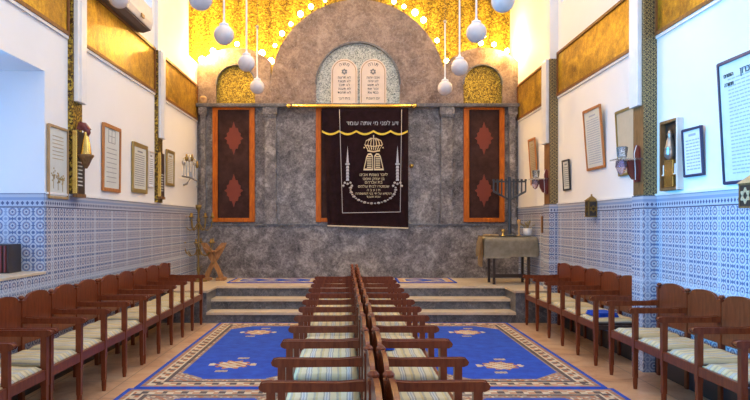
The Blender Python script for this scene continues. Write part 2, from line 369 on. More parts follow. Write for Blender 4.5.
# platform and steps
SX0, SX1 = wx(207, 9.5), wx(515, 9.5)
pf = B()
box(pf, XL, SX0, 9.47, 12.3, 0, FZ - 0.03); box(pf, SX1, XR, 9.47, 12.3, 0, FZ - 0.03); box(pf, SX0, SX1, 10.13, 12.3, 0, FZ - 0.03)
trim(pf, 'mdark')
pt = B()
box(pt, XL, SX0 + 0.02, 9.45, 12.3, FZ - 0.03, FZ); box(pt, SX1 - 0.02, XR, 9.45, 12.3, FZ - 0.03, FZ); box(pt, SX0 + 0.02, SX1 - 0.02, 10.10, 12.3, FZ - 0.03, FZ)
trim(pt, 'nosing')
st = bx(SX0, SX1, 9.47, 10.13, 0, 0.120); box(st, SX0, SX1, 9.80, 10.13, 0.157, 0.277)
trim(st, 'mdark')
st = bx(SX0, SX1, 9.44, 10.13, 0.120, 0.157); box(st, SX0, SX1, 9.77, 10.13, 0.277, 0.314)
trim(st, 'nosing')

# ---------------------------------------------------------------- marble end wall
LED = wz(104); RAIL = wz(224)
low = B()
box(low, XL, XR, DM + 0.02, DM + 0.25, FZ, LED - 0.07)
trim(low, 'mlow')
trim(bx(XL, XR, DM - 0.08, DM + 0.02, FZ, RAIL - 0.03), 'mlow')
trim(bx(XL, XR, DM - 0.11, DM + 0.02, RAIL - 0.03, RAIL + 0.005), 'mdark', 0.006)
trim(bx(XL, XR, DM - 0.14, DM + 0.25, LED - 0.07, LED - 0.01), 'mdark', 0.008)
for pa, pb in ((263.5, 278), (439, 453.5), (200, 208), (507, 516)):
    q = bx(wx(pa) + 0.03, wx(pb) - 0.03, DM - 0.075, DM + 0.02, RAIL + 0.006, LED - 0.24)
    box(q, wx(pa) + 0.02, wx(pb) - 0.02, DM - 0.10, DM + 0.02, LED - 0.24, LED - 0.20); box(q, wx(pa), wx(pb), DM - 0.12, DM + 0.02, LED - 0.20, LED - 0.071)
    box(q, wx(pa) + 0.01, wx(pb) - 0.01, DM - 0.095, DM + 0.02, RAIL + 0.006, RAIL + 0.12)
    trim(q, 'mlow')
# arches
def front_arch(cx, cz, r, a0, a1, y0, y1):
    pts = arc(cx, cz, r, a0, a1, 40)
    return prism(B(), [(pts[-1][0], LED - 0.01), (pts[0][0], LED - 0.01)] + pts, 1, y0, y1)
S = DM / 650
CX, CZ, CR = wx(358), wz(87), 87.5 * S
def hollow(cx, cz, R, ri, zi, y0, y1, base, x0, x1, n=40):
    """arched slab with an arched opening (centre cx, springing zi, radius ri)"""
    bm = B()
    out, inn = [], []
    for i in range(n + 1):
        a = PI - PI * i / n
        ix, iz = cx + ri * math.cos(a), zi + ri * math.sin(a)
        ox = x0 + (x1 - x0) * i / n
        # outer point on the big circle in same fan direction
        t = x0 + (x1 - x0) * (0.5 - 0.5 * math.cos(PI * i / n))
        oz = cz + math.sqrt(max(R * R - (t - cx) ** 2, 0)); out.append((t, oz)); inn.append((ix, iz))
    band(bm, out, inn, 1, y0, y1)
    prism(bm, [(x0, base), (cx - ri, base), (cx - ri, zi), (x0, out[0][1])], 1, y0, y1)
    prism(bm, [(cx + ri, base), (x1, base), (x1, out[-1][1]), (cx + ri, zi)], 1, y0, y1)
    return bm
trim(hollow(CX, CZ, CR, 42 * S, wz(84), DM, DM + 0.25, LED - 0.01, wx(270.6), wx(445.4)), 'mup')
for pc, x0, x1 in ((235.5, XL, wx(270.5)), (483, wx(445.5), XR)):
    cx = wx(pc)
    trim(hollow(cx, wz(98), 50.5 * S, 19.5 * S, wz(84), DM + 0.003, DM + 0.25, LED - 0.01, max(x0, cx - 50 * S), min(x1, cx + 50 * S)), 'mup')
    q = prism(B(), [(cx + 19.5 * S, LED - 0.01)] + arc(cx, wz(84), 19.5 * S, 0, 180, 28) + [(cx - 19.5 * S, LED - 0.01)], 1, DM + 0.07, DM + 0.2)
    trim(q, 'archmos')
    ri = 19.5 * S; q = band(B(), arc(cx, wz(84), ri + 0.012, 0, 180, 28), arc(cx, wz(84), ri - 0.012, 0, 180, 28), 1, DM - 0.012, DM + 0.07); trim(q, 'mdark')
q = prism(B(), [(wx(400), LED - 0.01)] + arc(CX, wz(84), 42 * S, 0, 180, 40) + [(wx(316), LED - 0.01)], 1, DM + 0.06, DM + 0.2)
trim(q, 'greymos')
q = band(B(), arc(CX, wz(84), 42 * S + 0.015, 0, 180, 40), arc(CX, wz(84), 42 * S - 0.012, 0, 180, 40), 1, DM - 0.015, DM + 0.06)
trim(q, 'mdark')

# tablets of the law
tb = thing('stone_tablets', 'pale twin arched stone tablets with Hebrew lines in the central arch', 'tablets', (0, DM + 0.06, LED))
def star(cx, cz, r, y, w):
    bm = B()
    for o in (90, -90):
        pts = [(cx + r * math.cos(math.radians(o + 120 * k)), cz + r * math.sin(math.radians(o + 120 * k))) for k in range(3)]
        for k in range(3):
            a, b = Vector(pts[k]), Vector(pts[(k + 1) % 3]); d = (b - a).normalized(); nn = Vector((-d.y, d.x)) * w
            prism(bm, [a - nn, b - nn, b + nn, a + nn], 1, y, y + 0.006)
    return bm
lines = {'l': ['לא תרצח', 'לא תנאף', 'לא תגנב', 'לא תענה', 'לא תחמד', 'בית רעך'],
         'r': ['אנכי יהוה', 'לא יהיה', 'לא תשא', 'זכור את', 'כבד את', 'יום השבת']}
for key, pa, pb in (('l', 331, 357.6), ('r', 359.8, 386.4)):
    x0, x1 = wx(pa), wx(pb); c = (x0 + x1) / 2; r = (x1 - x0) / 2; zs = wz(58.5) - LED - r
    t = obj('tablet', prism(B(), [(x1, 0.0)] + arc(c, zs, r, 0, 180, 20) + [(x0, 0.0)], 1, -0.05, 0), 'stone', tb)
    ri = r - 0.035
    pin = [(c + ri, 0.03)] + arc(c, zs, ri, 0, 180, 20) + [(c - ri, 0.03)]; po = [(c + ri + .012, 0.02)] + arc(c, zs, ri + .012, 0, 180, 20) + [(c - ri - .012, 0.02)]
    obj('tablet_groove', band(B(), po, pin, 1, -0.054, -0.05), 'tan', t)
    obj('star_carving', star(c, wz(71.5) - LED, 0.052, -0.056, 0.006), 'inkgrey', t)
    for i, s in enumerate(lines[key]):
        z = wz((77.5, 81.2, 85, 88.8, 92.6, 98.3)[i]) - LED - 0.018
        text_mesh(heb(s), 0.062, 'ink', 'inscription', t, (c, -0.052, z), (PI / 2, 0, 0))
    # arched heading
    word = heb('תורה' if key == 'r' else 'משה')
    for i, ch in enumerate(word):
        a = math.radians(90 + 28 - 56 * i / (len(word) - 1))
        text_mesh(ch, 0.085, 'ink', 'heading_letter', t, (c + (ri - 0.085) * math.cos(a), -0.052, zs + (ri - 0.085) * math.sin(a)), (PI / 2, PI / 2 - a, 0))

# inlaid doors left and right and the ark door
def ark_door(i, x0, x1, z0, z1, inl=True):
    f = B(); w = 0.092; y0, y1 = DM - 0.05, DM + 0.02
    box(f, x0, x0 + w, y0, y1, z0, z1); box(f, x1 - w, x1, y0, y1, z0, z1); box(f, x0 + w, x1 - w, y0, y1, z0, z0 + w * .8); box(f, x0 + w, x1 - w, y0, y1, z1 - w * .8, z1)
    r = struct('door_%d' % i, f, 'orange', 0.006)
    obj('door_panel', bx(x0 + w, x1 - w, y0 + 0.025, y1, z0 + w * .8, z1 - w * .8), 'pane', r)
    if inl:
        cx = (x0 + x1) / 2
        for zc in (z0 + (z1 - z0) * 0.27, z0 + (z1 - z0) * 0.72):
            pts = []
            for k in range(24):
                a = 2 * PI * k / 24; m = (1.0, 0.72, 0.86)[0 if k % 6 == 0 else (1 if k % 2 else 2)]
                pts.append((cx + 0.17 * m * math.cos(a), zc + 0.30 * m * math.sin(a) * (1 - 0.35 * abs(math.cos(a)))))
            obj('inlay', prism(B(), pts, 1, y0 + 0.02, y0 + 0.025), 'inlay', r)
    return r
ark_door(1, wx(213), wx(255), wz(222), wz(106))
ark_door(2, wx(463.5), wx(504), wz(222), wz(106))
ark_door(3, wx(316), wx(401), wz(222), wz(107), False)

# curtain
CD = 11.50
def cxw(p): return wx(p, CD)
def czw(p): return wz(p, CD)
cur = thing('ark_curtain', 'dark burgundy velvet ark curtain embroidered with crown, tablets and Hebrew', 'curtain', (0, CD, 0))
nu, nv = 90, 24
bm = B(); grid = []
zt = czw(108)
for j in range(nv + 1):
    v = j / nv; row = []
    for i in range(nu + 1):
        u = i / nu
        x = cxw(321.5 + 6 * v) * (1 - u) + cxw(408.5) * u
        zb = czw(225.5 + 2.5 * u + 0.8 * math.sin(u * 7))
        edge = max(0, abs(u - 0.5) - 0.36) / 0.14
        y = 0.045 * math.sin(u * 38 + 1.2 * math.sin(v * 3)) * edge * (0.4 + v) + 0.010 * math.sin(u * 9 + v * 2) * v
        row.append(bm.verts.new((x, y, zt * (1 - v) + zb * v)))
    grid.append(row)
for j in range(nv):
    for i in range(nu): bm.faces.new([grid[j][i], grid[j][i + 1], grid[j + 1][i + 1], grid[j + 1][i]])
res = bmesh.ops.solidify(bm, geom=bm.faces[:], thickness=0.012)
cl = obj('velvet_panel', bm, 'velvet', cur, smooth=True)
YF = -0.050
def fringe(x0, x1, z, amp, n, w, name, mat, y=YF):
    bm = B(); K = n * 10
    up = [(x0 + (x1 - x0) * i / K, z - amp * abs(math.sin(PI * n * i / K))) for i in range(K + 1)]
    band(bm, up, [(a, b - w) for a, b in up], 1, y, y + 0.012); return obj(name, bm, mat, cur)
fringe(cxw(322), cxw(407.5), czw(130.5), 0.055, 5, 0.035, 'valance_fringe', 'yellow')
bm = B(); K = 40
zz = [(cxw(327.5) + (cxw(408) - cxw(327.5)) * i / K, czw(225.0 + 2.5 * i / K)) for i in range(K + 1)]
band(bm, zz, [(a, b - 0.022) for a, b in zz], 1, YF, YF + 0.01); obj('hem_fringe', bm, 'thread', cur)
for pa, pb, ya, yb in ((339.5, 342.5, 110, 213), (401.5, 400, 110, 212)):
    bm = tube(B(), [(cxw(pa), YF, czw(ya)), (cxw(pb), YF, czw(yb))], 0.006, 6); obj('border_braid', bm, 'silver', cur)
obj('border_braid', tube(B(), [(cxw(342.5), YF, czw(213)), (cxw(400), YF, czw(212))], 0.006, 6), 'silver', cur)
text_mesh(heb('דע לפני מי אתה עומד'), 0.104, 'silver', 'embroidered_line', cur, (cxw(372.5), YF, czw(125.5) + 0.0), (PI / 2, 0, 0))
# crown
cc = cxw(373.5)
bm = B()
for k in range(-3, 4):
    a = k / 3; tube(bm, [(cc + a * 0.10, YF, czw(150)), (cc + a * 0.155, YF, czw(145)), (cc + a * 0.13, YF, czw(141)), (cc + a * 0.04, YF, czw(138.5))], 0.009, 6)
tube(bm, [(cc - 0.11, YF, czw(151)), (cc, YF, czw(152)), (cc + 0.11, YF, czw(151))], 0.014, 6)
tube(bm, [(cc - 0.15, YF, czw(145.5)), (cc, YF, czw(146.8)), (cc + 0.15, YF, czw(145.5))], 0.009, 6)
tube(bm, [(cc, YF, czw(138.5)), (cc, YF, czw(135.5))], 0.010, 6)
for sgn in (-1, 1): sphere(bm, (cc + sgn * 0.165, YF, czw(148)), 0.014, 8, 6)
obj('embroidered_crown', bm, 'thread', cur)
bm = B(); 
for s in (-1, 1):
    c = cc + s * 0.076
    out = [(c + s * 0.105, czw(170.5)), (c - s * 0.068, czw(170.5)), (c - s * 0.064, czw(156))] + [(c - s * 0.03, czw(153.5)), (c + s * 0.02, czw(153.8)), (c + s * 0.05, czw(156.5))]
    ctr = Vector((c, czw(162)))
    inn = [tuple(ctr + (Vector(p) - ctr) * 0.80) for p in out]
    band(bm, out + [out[0]], inn + [inn[0]], 1, YF, YF + 0.01)
    for k in range(6): box(bm, c - 0.04, c + 0.04, YF, YF + 0.01, czw(168.0 - 2.1 * k), czw(168.0 - 2.1 * k) + 0.018)
obj('embroidered_tablets', bm, 'thread', cur)
for i, (s, sz) in enumerate((('לזכר נשמת אבינו', 0.072), ('בן יצחק ואמנו', 0.068), ('בת אברהם', 0.07), ('שנפטרו לבית עולמם', 0.066), ('ת נ צ ב ה', 0.062), ('הוקדש על ידי בני המשפחה', 0.058), ('שנת תשכד', 0.055))):
    text_mesh(heb(s), sz, 'thread', 'embroidered_line', cur, (cc, YF, czw((174.5, 178.5, 182, 186, 189.6, 193, 196.2)[i]) - 0.03), (PI / 2, 0, 0))
for px in (347.6, 397.3):      # column motifs
    c = cxw(px); bm = B(); y = YF
    prism(bm, [(c - 0.022, czw(163)), (c + 0.022, czw(163)), (c, czw(146))], 1, y, y + 0.01)
    prism(bm, [(c - 0.04, czw(165)), (c + 0.04, czw(165)), (c + 0.035, czw(163.4)), (c - 0.035, czw(163.4))], 1, y, y + 0.01)
    for k in range(5): prism(bm, [(c - 0.028, czw(168.5 + 3.1 * k)), (c + 0.028, czw(168.5 + 3.1 * k)), (c + 0.02, czw(165.8 + 3.1 * k)), (c - 0.02, czw(165.8 + 3.1 * k))], 1, y, y + 0.01)
    for dx, dz in ((-.05, 183), (.05, 183), (0, 184), (-.075, 186), (.075, 186)): sphere(bm, (c + dx, y, czw(dz)), 0.022, 8, 6)
    obj('embroidered_column', bm, 'silver', cur)
bm = B(); ga = [(373 + 22.5 * math.cos(math.radians(a)), 189 + 14.5 * math.sin(math.radians(a))) for a in range(-5, 186, 9)]
for i, (a, b) in enumerate(ga):
    sphere(bm, (cxw(a), YF, czw(b)), 0.030 if i % 2 else 0.02, 8, 6, 0.7)
obj('embroidered_garland', bm, 'silver', cur)
rod = thing('curtain_rod', 'polished gold curtain rod above the burgundy ark curtain', 'curtain rod', (0, CD - 0.0, czw(106)))
obj('rod', tube(B(), [(cxw(292), 0, 0), (cxw(411), 0, 0)], 0.030, 12), 'brass', rod, smooth=True)
for s, px in ((-1, 291), (1, 412)):
    q = B(); tube(q, [(cxw(px), 0, 0), (cxw(px) + s * 0.03, 0, 0), (cxw(px) + s * 0.05, 0, 0), (cxw(px) + s * 0.09, 0, 0)], [0.030, 0.045, 0.045, 0.008], 12)
    obj('finial', q, 'brass', rod, smooth=True)
for px in (296, 406): obj('bracket', tube(B(), [(cxw(px), 0, 0), (cxw(px), 0.155, 0.0)], 0.014, 8), 'brass', rod)
sc = thing('wall_light', 'tiny brass wall fitting on marble right of the curtain', 'wall light', (wx(411.5), DM + 0.02, wz(166)))
obj('backplate', lathe(B(), [(0.035, -0.01), (0.04, 0.0), (0.02, 0.02)], (0, 0, 0), 14), 'brass', sc, rot=(PI / 2, 0, 0), loc=(0, -0.015, 0))
obj('cup', sphere(B(), (0, -0.06, 0), 0.032, 12, 8), 'brass', sc, smooth=True)
tag(obj('rosette', lathe(B(), [(0.03, 0), (0.075, 0.02), (0.07, 0.05), (0.03, 0.055), (0.0, 0.03)], (0, 0, 0), 20), 'tan', None, (wx(203.5), DM - 0.01, wz(100.2)), (PI / 2, 0, 0), True), 'small round cream rosette at the left end of the marble ledge', 'ornament')

# ---------------------------------------------------------------- light string above the arches
BULBS = [(202, 60, 1.6), (213, 51, 1.3), (237, 44, 1.1), (262, 53, 1.5), (271, 61, 1.5), (275, 45.5, .9), (282, 33.5, 1.2), (291, 24, 1.0), (300.5, 14, 1.4), (311, 6.5, 1.2), (325, 0.5, .8),
         (394, 1.5, 1.1), (404, 6.5, 1.0), (415, 12.5, 1.5), (423.5, 20, 1.4), (437, 40.5, 1.1), (446.5, 61, 1.2), (481, 43, 1.2), (494, 44.5, 1.1), (507, 51, 1.1)]
for i, (px, py, r) in enumerate(BULBS):
    D = 11.60 if i in (0, 1, len(BULBS) - 1) else 12.05; p = Vector((wx(px, D), D, wz(py, D)))
    side = 'left' if px < 358 else 'right'; idx = i if px < 358 else i - 11
    nm = ['first', 'second', 'third', 'fourth', 'fifth', 'sixth', 'seventh', 'eighth', 'ninth', 'tenth', 'eleventh'][idx if side == 'left' else idx]
    t = thing('light_bulb', 'glowing bulb over the marble arches, %s from the left in the %s half' % (nm, side), 'light bulb', p, (0, 0, 0), 'warm bulbs behind the marble arches')
    obj('bulb_glass', sphere(B(), (0, 0, 0), 0.040 * r, 12, 8), 'bulb', t, smooth=True)
    obj('bulb_socket', tube(B(), [(0, 0.02, 0), (0, 0.25, 0)], 0.014, 8), 'wire', t)
    l = bpy.data.lights.new('bulb_light', 'POINT'); l.energy = (105 if D < 12 else 2.6) * r; l.color = (1.0, 0.60, 0.17); l.shadow_soft_size = 0.05
    lo = bpy.data.objects.new('bulb_light', l); COL.objects.link(lo); lo.parent = t; lo.location = (0, -0.02, 0.07)

# ---------------------------------------------------------------- globe pendants
def pendant(x, y, z, zt, label):
    t = thing('globe_pendant', label, 'pendant lamp', (x, y, z), group='white globe pendants')
    obj('glass_globe', sphere(B(), (0, 0, 0), 0.11, 24, 16), 'globe', t, smooth=True)
    obj('collar', lathe(B(), [(0.055, 0.09), (0.05, 0.12), (0.018, 0.135), (0.012, 0.16)], (0, 0, 0), 16), 'pvc', t, smooth=True)
    obj('rod', tube(B(), [(0, 0, 0.14), (0, 0, zt - z)], 0.011, 8), 'pvc', t)
    obj('rod_joint', sphere(B(), (0, 0, zt - z), 0.026, 10, 8), 'chrome', t, smooth=True)
    obj('hanging_wire', tube(B(), [(0, 0, zt - z), (0, 0, 6.2 - z)], 0.004, 6), 'wire', t)
for sx, pts in ((-1, ((257.2, 86.8, 9.86), (246.5, 63, 8.38), (224, 35, 7.12), (200.5, -1.5, 6.0))), (1, ((445, 88, 9.6), (459.6, 67, 8.30), (476.3, 32.5, 7.0), (503, 0.5, 6.05)))):
    for k, (px, py, D) in enumerate(pts):
        pendant(wx(px, D), D, wz(py, D), 4.43, 'white glass globe pendant, %s in the %s row counting from the arches' % (['first', 'second', 'third', 'fourth'][k], 'left' if sx < 0 else 'right'))
pendant(wx(119, 6.9), 6.9, wz(-2, 6.9), 5.0, 'white glass globe hanging in front of the air conditioner')

# ---------------------------------------------------------------- air conditioner
ac = thing('air_conditioner', 'long cream air conditioner mounted above the gilded strip on left wall', 'air conditioner', (XL, 7.7, 3.93))
obj('casing', prism(B(), [(0, 0.02), (0.10, 0.0), (0.19, 0.03), (0.21, 0.10), (0.20, 0.30), (0, 0.32)], 1, -0.70, 0.70), 'acwhite', ac, bevel=0.008)
g = B()
for k in range(4): box(g, 0.03 + 0.04 * k, 0.06 + 0.04 * k, -0.66, 0.66, -0.012 + 0.003 * k, 0.012 + 0.003 * k)
obj('vent_louvre', g, 'acgrey', ac); obj('underside_grille', prism(B(), [(0.0, -0.008), (0.10, -0.02), (0.195, 0.010), (0.19, 0.022), (0.10, -0.004), (0, 0.016)], 1, -0.69, 0.69), 'acgrey', ac)
obj('display_lamp', bx(0.205, 0.222, 0.25, 0.36, 0.06, 0.10), 'tan', ac)

# ---------------------------------------------------------------- benches
def bench(n, pitch, label, loc, rz, dep=0.46):
    """front towards +x, origin at the middle of the back posts on the floor"""
    L = n * pitch; w = 0.043
    t = thing('bench', label, 'bench', loc, (0, 0, rz))
    pm = {}
    def share(key, fn, mat, name, pos, **k):
        if key not in pm:
            o = obj(name, fn(), mat, t, pos, **k); pm[key] = o
        else:
            o = pm[key].copy(); COL.objects.link(o); o.parent = t; o.location = pos
        return o
    for k in range(n + 1):
        y = -L / 2 + k * pitch
        e = 0.0
        share('fl', lambda: lathe(box(box(B(), -w / 2, w / 2, -w / 2, w / 2, 0.32, 0.675), -w / 2 + .003, w / 2 - .003, -w / 2 + .003, w / 2 - .003, 0.10, 0.32), [(0.016, 0), (0.021, 0.05), (0.021, 0.10)], (0, 0, 0), 10), 'wood', 'leg', (dep, y, 0))
        bp = share('bl', lambda: box(box(B(), -0.019, 0.019, -0.02, 0.02, 0, 0.40), -0.019, 0.019, -0.02, 0.02, 0.40, 0.845), 'wood', 'back_post', (0, y, 0))
        f = obj('finial', box(lathe(B(), [(0.012, 0.845), (0.013, 0.855), (0.024, 0.862), (0.024, 0.872), (0.012, 0.885)], (0, 0, 0), 10), -0.021, 0.021, -0.023, 0.023, 0.835, 0.85), 'wood', bp) if 'fin' not in pm else pm['fin'].copy()
        if 'fin' in pm: COL.objects.link(f); f.parent = bp
        pm['fin'] = f
        def arm():
            pr = [(0.0, 0.675), (dep + 0.010, 0.672), (dep + 0.028, 0.680), (dep + 0.032, 0.692), (dep + 0.024, 0.704), (dep, 0.708), (0.12, 0.704), (0.02, 0.712), (0.0, 0.712)]
            return prism(B(), pr, 1, -0.0245, 0.0245)
        share('arm', arm, 'wood', 'armrest', (0.02, y, 0), bevel=0.006)
    for k in range(n):
        y = -L / 2 + (k + 0.5) * pitch; h = pitch / 2 - 0.022
        def panel():
            top = [(-h, 0.80), (-h, 0.825), (-h + 0.03, 0.836), (-h + 0.045, 0.855)] + [(-h + 0.055 + (2 * h - 0.11) * i / 12, 0.862 + 0.036 * math.sin(PI * i / 12) ** 0.5) for i in range(13)] + [(h - 0.045, 0.855), (h - 0.03, 0.836), (h, 0.825), (h, 0.80)]
            return prism(B(), [(-h, 0.50)] + top[1:] + [(h, 0.50)], 0, -0.012, 0.010)
        share('pan', panel, 'wood', 'backrest', (0, y, 0), bevel=0.004)
    fr = bx(dep - 0.018, dep + 0.016, -L / 2 + 0.02, L / 2 - 0.02, 0.365, 0.435); box(fr, -0.012, 0.012, -L / 2 + 0.02, L / 2 - 0.02, 0.365, 0.435)
    obj('seat_rail', fr, 'wood', t, bevel=0.004)
    obj('seat_board', bx(0.012, dep - 0.018, -L / 2 + 0.02, L / 2 - 0.02, 0.41, 0.43), 'dark', t)
    for k in range(n + 1): share('sr', lambda: bx(0.019, dep - w / 2, -0.012, 0.012, 0.365, 0.409), 'dark', 'side_rail', (0, -L / 2 + k * pitch, 0))
    return t, L
def cushion(w, d, seed, axis):
    rnd = random.Random(seed); bm = B(); nx, ny = 14, 14; th = 0.042
    tops = []; bots = []
    ph = rnd.random() * 6
    for i in range(nx + 1):
        a = []; b = []
        for j in range(ny + 1):
            u, v = i / nx * 2 - 1, j / ny * 2 - 1
            e = (1 - abs(u) ** 8) * (1 - abs(v) ** 8)
            x = u * d / 2; y = v * w / 2
            z = th * (0.30 + 0.70 * e ** 0.35) + 0.004 * math.sin(x * 31 + ph) * e + 0.004 * math.sin(y * 23 + ph * 2) * e
            a.append(bm.verts.new((x, y, z))); b.append(bm.verts.new((x, y, 0.0 + 0.006 * (1 - e) * 0)))
        tops.append(a); bots.append(b)
    for i in range(nx):
        for j in range(ny):
            bm.faces.new([tops[i][j], tops[i + 1][j], tops[i + 1][j + 1], tops[i][j + 1]]); bm.faces.new([bots[i][j], bots[i][j + 1], bots[i + 1][j + 1], bots[i + 1][j]])
    for i in range(nx):
        for j in (0, ny): bm.faces.new([tops[i][j], tops[i + 1][j], bots[i + 1][j], bots[i][j]])
    for j in range(ny):
        for i in (0, nx): bm.faces.new([tops[i][j], tops[i][j + 1], bots[i][j + 1], bots[i][j]])
    return bm
ORD = ['first', 'second', 'third', 'fourth', 'fifth', 'sixth', 'seventh', 'eighth', 'ninth', 'tenth', 'eleventh', 'twelfth', 'thirteenth', 'fourteenth', 'fifteenth']
cush = {}
def seat_row(row, specs, rz, axis, dmin, group):
    """specs: (n, pitch, x, y_center, label); far bench first; cushions numbered away from the steps"""
    c = 0
    for n, pitch, x, yc, label in specs:
        t, L = bench(n, pitch, label, (x, yc, 0), rz)
        for k in range(n):
            ly = L / 2 - (k + 0.5) * pitch                       # distance along the world depth, farthest first
            wy = yc + ly * math.cos(rz if abs(rz) < 1.6 else rz - PI)
            c += 1
            if wy < dmin: continue
            key = (axis, c % 3)
            lx = 0.236; sgn = 1 if abs(rz) < 1.6 else -1
            p = Matrix.Rotation(rz, 3, 'Z') @ Vector((lx, sgn * ly, 0)) + Vector((x, yc, 0.4302))
            if key not in cush:
                o = obj('seat_cushion', cushion(pitch - 0.055, 0.43, c, axis), 'stripx' if axis == 0 else 'stripy', smooth=True); cush[key] = o
            else:
                o = cush[key].copy(); COL.objects.link(o)
            o.location = p; o.rotation_euler = (0, 0, rz + random.uniform(-0.012, 0.012))
            tag(o, 'striped seat cushion, %s from the steps in the %s' % (ORD[c - 1], row), 'cushion', group)
LB = -2.62
seat_row('left wall row', [(5, 0.51, LB, 8.025, 'reddish wooden five-seat bench by the left wall, nearest the steps'),
         (4, 0.51, LB, 5.66, 'reddish wooden four-seat bench in the middle of the left wall row'),
         (4, 0.51, LB, 3.55, 'reddish wooden bench at the front left edge of the photo')], 0, 1, 3.2, 'striped cushions on the left wall benches')
RB = 2.955
seat_row('right wall row', [(5, 0.525, RB, 7.965, 'reddish wooden five-seat bench by the right wall, nearest the steps'),
         (4, 0.525, RB, 5.20, 'reddish wooden four-seat bench at the right, nearer than the wall pilaster')], PI, 1, 3.2, 'striped cushions on the right wall benches')
TH = math.radians(0.75)
def mid(D): return 0.147 - 0.013 * D
cen = [(4, 0.53, 7.96, 'nearest the steps'), (5, 0.53, 5.525, 'in the middle of its row'), (5, 0.53, 2.825, 'closest to the camera')]
seat_row('left-facing centre row', [(n, p, mid(y) - 0.030, y, 'reddish wooden bench of left-facing centre row, ' + s) for n, p, y, s in cen], PI + TH, 0, 2.4, 'striped cushions on the left-facing centre row')
seat_row('right-facing centre row', [(n, p, mid(y) + 0.030, y, 'reddish wooden bench of right-facing centre row, ' + s) for n, p, y, s in cen], TH, 0, 2.4, 'striped cushions on the right-facing centre row')

def folded(name, w, d, h, mat, loc, rz, label, cat):
    bm = B()
    for k in range(3): box(bm, -w / 2 + 0.006 * k, w / 2 - 0.004 * k, -d / 2 + 0.004 * k, d / 2 - 0.006 * k, h * k / 3, h * (k + 0.85) / 3)
    return tag(obj(name, bm, mat, None, loc, (0, 0, rz), bevel=0.003), label, cat)
folded('folded_cloth', 0.22, 0.30, 0.045, 'blue', (2.66, 6.92, 0.476), 0.1, 'royal blue folded cloth on the fifth seat of the right wall row', 'cloth')
folded('folded_cloth', 0.10, 0.14, 0.03, 'blue', (0.26, 5.1, 0.476), 0.4, 'small blue cloth lying on a right-facing centre row seat', 'cloth')

# ---------------------------------------------------------------- rugs
def rug(x0, x1, y0, y1, label, med, res=0.02, z=0.0, style=0):
    W, H = x1 - x0, y1 - y0; nx, ny = int(W / res), int(H / res); bm = B()
    rnd = random.Random(3)
    vs = [[bm.verts.new((x0 + W * i / nx, y0 + H * j / ny, z + 0.012)) for j in range(ny + 1)] for i in range(nx + 1)]
    # 0 blue 1 cream 2 rust 3 char 4 taupe
    for i in range(nx):
        for j in range(ny):
            x, y = (i + .5) * W / nx, (j + .5) * H / ny
            e = min(x, W - x, (y) if style != 1 else y, H - y)
            if style == 2:
                m = 0 if e > 0.16 else (1 if e > 0.12 else (2 if int((x + y) / 0.06) % 2 else 1) if e > 0.05 else 0)
                if e > 0.16 and int((abs(y - H / 2) + x * 1.0) / 0.09) % 4 == 0: m = 1
            else:
                ch = 0.28; fx, fy = min(x, W - x) - 0.25, min(y, H - y) - 0.30
                along = y if min(x, W - x) < min(y, H - y) else x
                if e < 0.045: m = 0
                elif fx > 0 and fy > 0 and fx + fy > ch:
                    m = 0
                    if fx + fy < ch + 0.03 or fx < 0.02 or fy < 0.02: m = 4
                elif e < 0.075: m = 4 if int(along / 0.04) % 2 else 2
                elif e < 0.10: m = 1
                elif e < 0.185: m = (3 if int(along / 0.055) % 3 == 0 else (2 if (int(along / 0.055) + int(e / 0.03)) % 3 == 1 else 1))
                elif e < 0.21: m = 1
                elif e < 0.235: m = 3
                else: m = (2 if (int(x / 0.04) + int(y / 0.04)) % 3 == 0 else 4) if rnd.random() < 0.8 else 1
                for mx, my in med:
                    dx, dy = x - (mx - x0), y - (my - y0); r = math.hypot(dx / 0.19, dy / 0.20); a = math.atan2(dy, dx)
                    if r < 0.88 + 0.12 * math.cos(10 * a): m = 2 if (r > 0.78 or int((dx + dy + 2) / 0.035) % 3 == 0) and r > 0.2 else 1
                    for sx, sy in ((0.06, 0.30), (-0.06, -0.30)):
                        if abs(dx - sx) < 0.06 and abs(dy - sy) < 0.04: m = 1 if (i + j) % 2 else 4
                    if math.hypot((abs(dx) - 0.21) / 0.03, dy / 0.06) < 1: m = 1
            f = bm.faces.new([vs[i][j], vs[i + 1][j], vs[i + 1][j + 1], vs[i][j + 1]]); f.material_index = m
    for a, b in (((0, 0), (nx, 0)), ((nx, 0), (nx, ny)), ((nx, ny), (0, ny)), ((0, ny), (0, 0))):
        p, q = vs[a[0]][a[1]].co, vs[b[0]][b[1]].co
        bm.faces.new([bm.verts.new(c) for c in ((p.x, p.y, z + .001), (q.x, q.y, z + .001), (q.x, q.y, q.z), (p.x, p.y, p.z))])
    o = obj('rug', bm, ['blue', 'cream', 'rust', 'char', 'taupe']); return tag(o, label, 'rug')
rug(-1.92, -0.28, 5.72, 9.42, 'royal blue medallion rug beside the steps, left of centre benches', [(-1.22, 6.65), (-1.24, 8.6)])
rug(0.58, 2.25, 5.72, 9.42, 'royal blue medallion rug beside the steps, right of centre benches', [(1.50, 6.60), (1.52, 8.6)])
rug(-1.96, -0.28, 2.0, 5.70, 'royal blue bordered rug at the bottom edge, left of centre benches', [(-1.2, 3.2)])
rug(0.58, 2.29, 2.0, 5.70, 'royal blue bordered rug at the bottom edge, right of centre benches', [(1.4, 3.2)])
rug(-2.05, -0.55, 10.62, 11.5, 'small blue and cream rug on the platform, left of centre', [], 0.02, FZ, 2)
rug(0.75, 1.72, 10.62, 11.5, 'small blue and cream rug on the platform, right of centre', [], 0.02, FZ, 2)

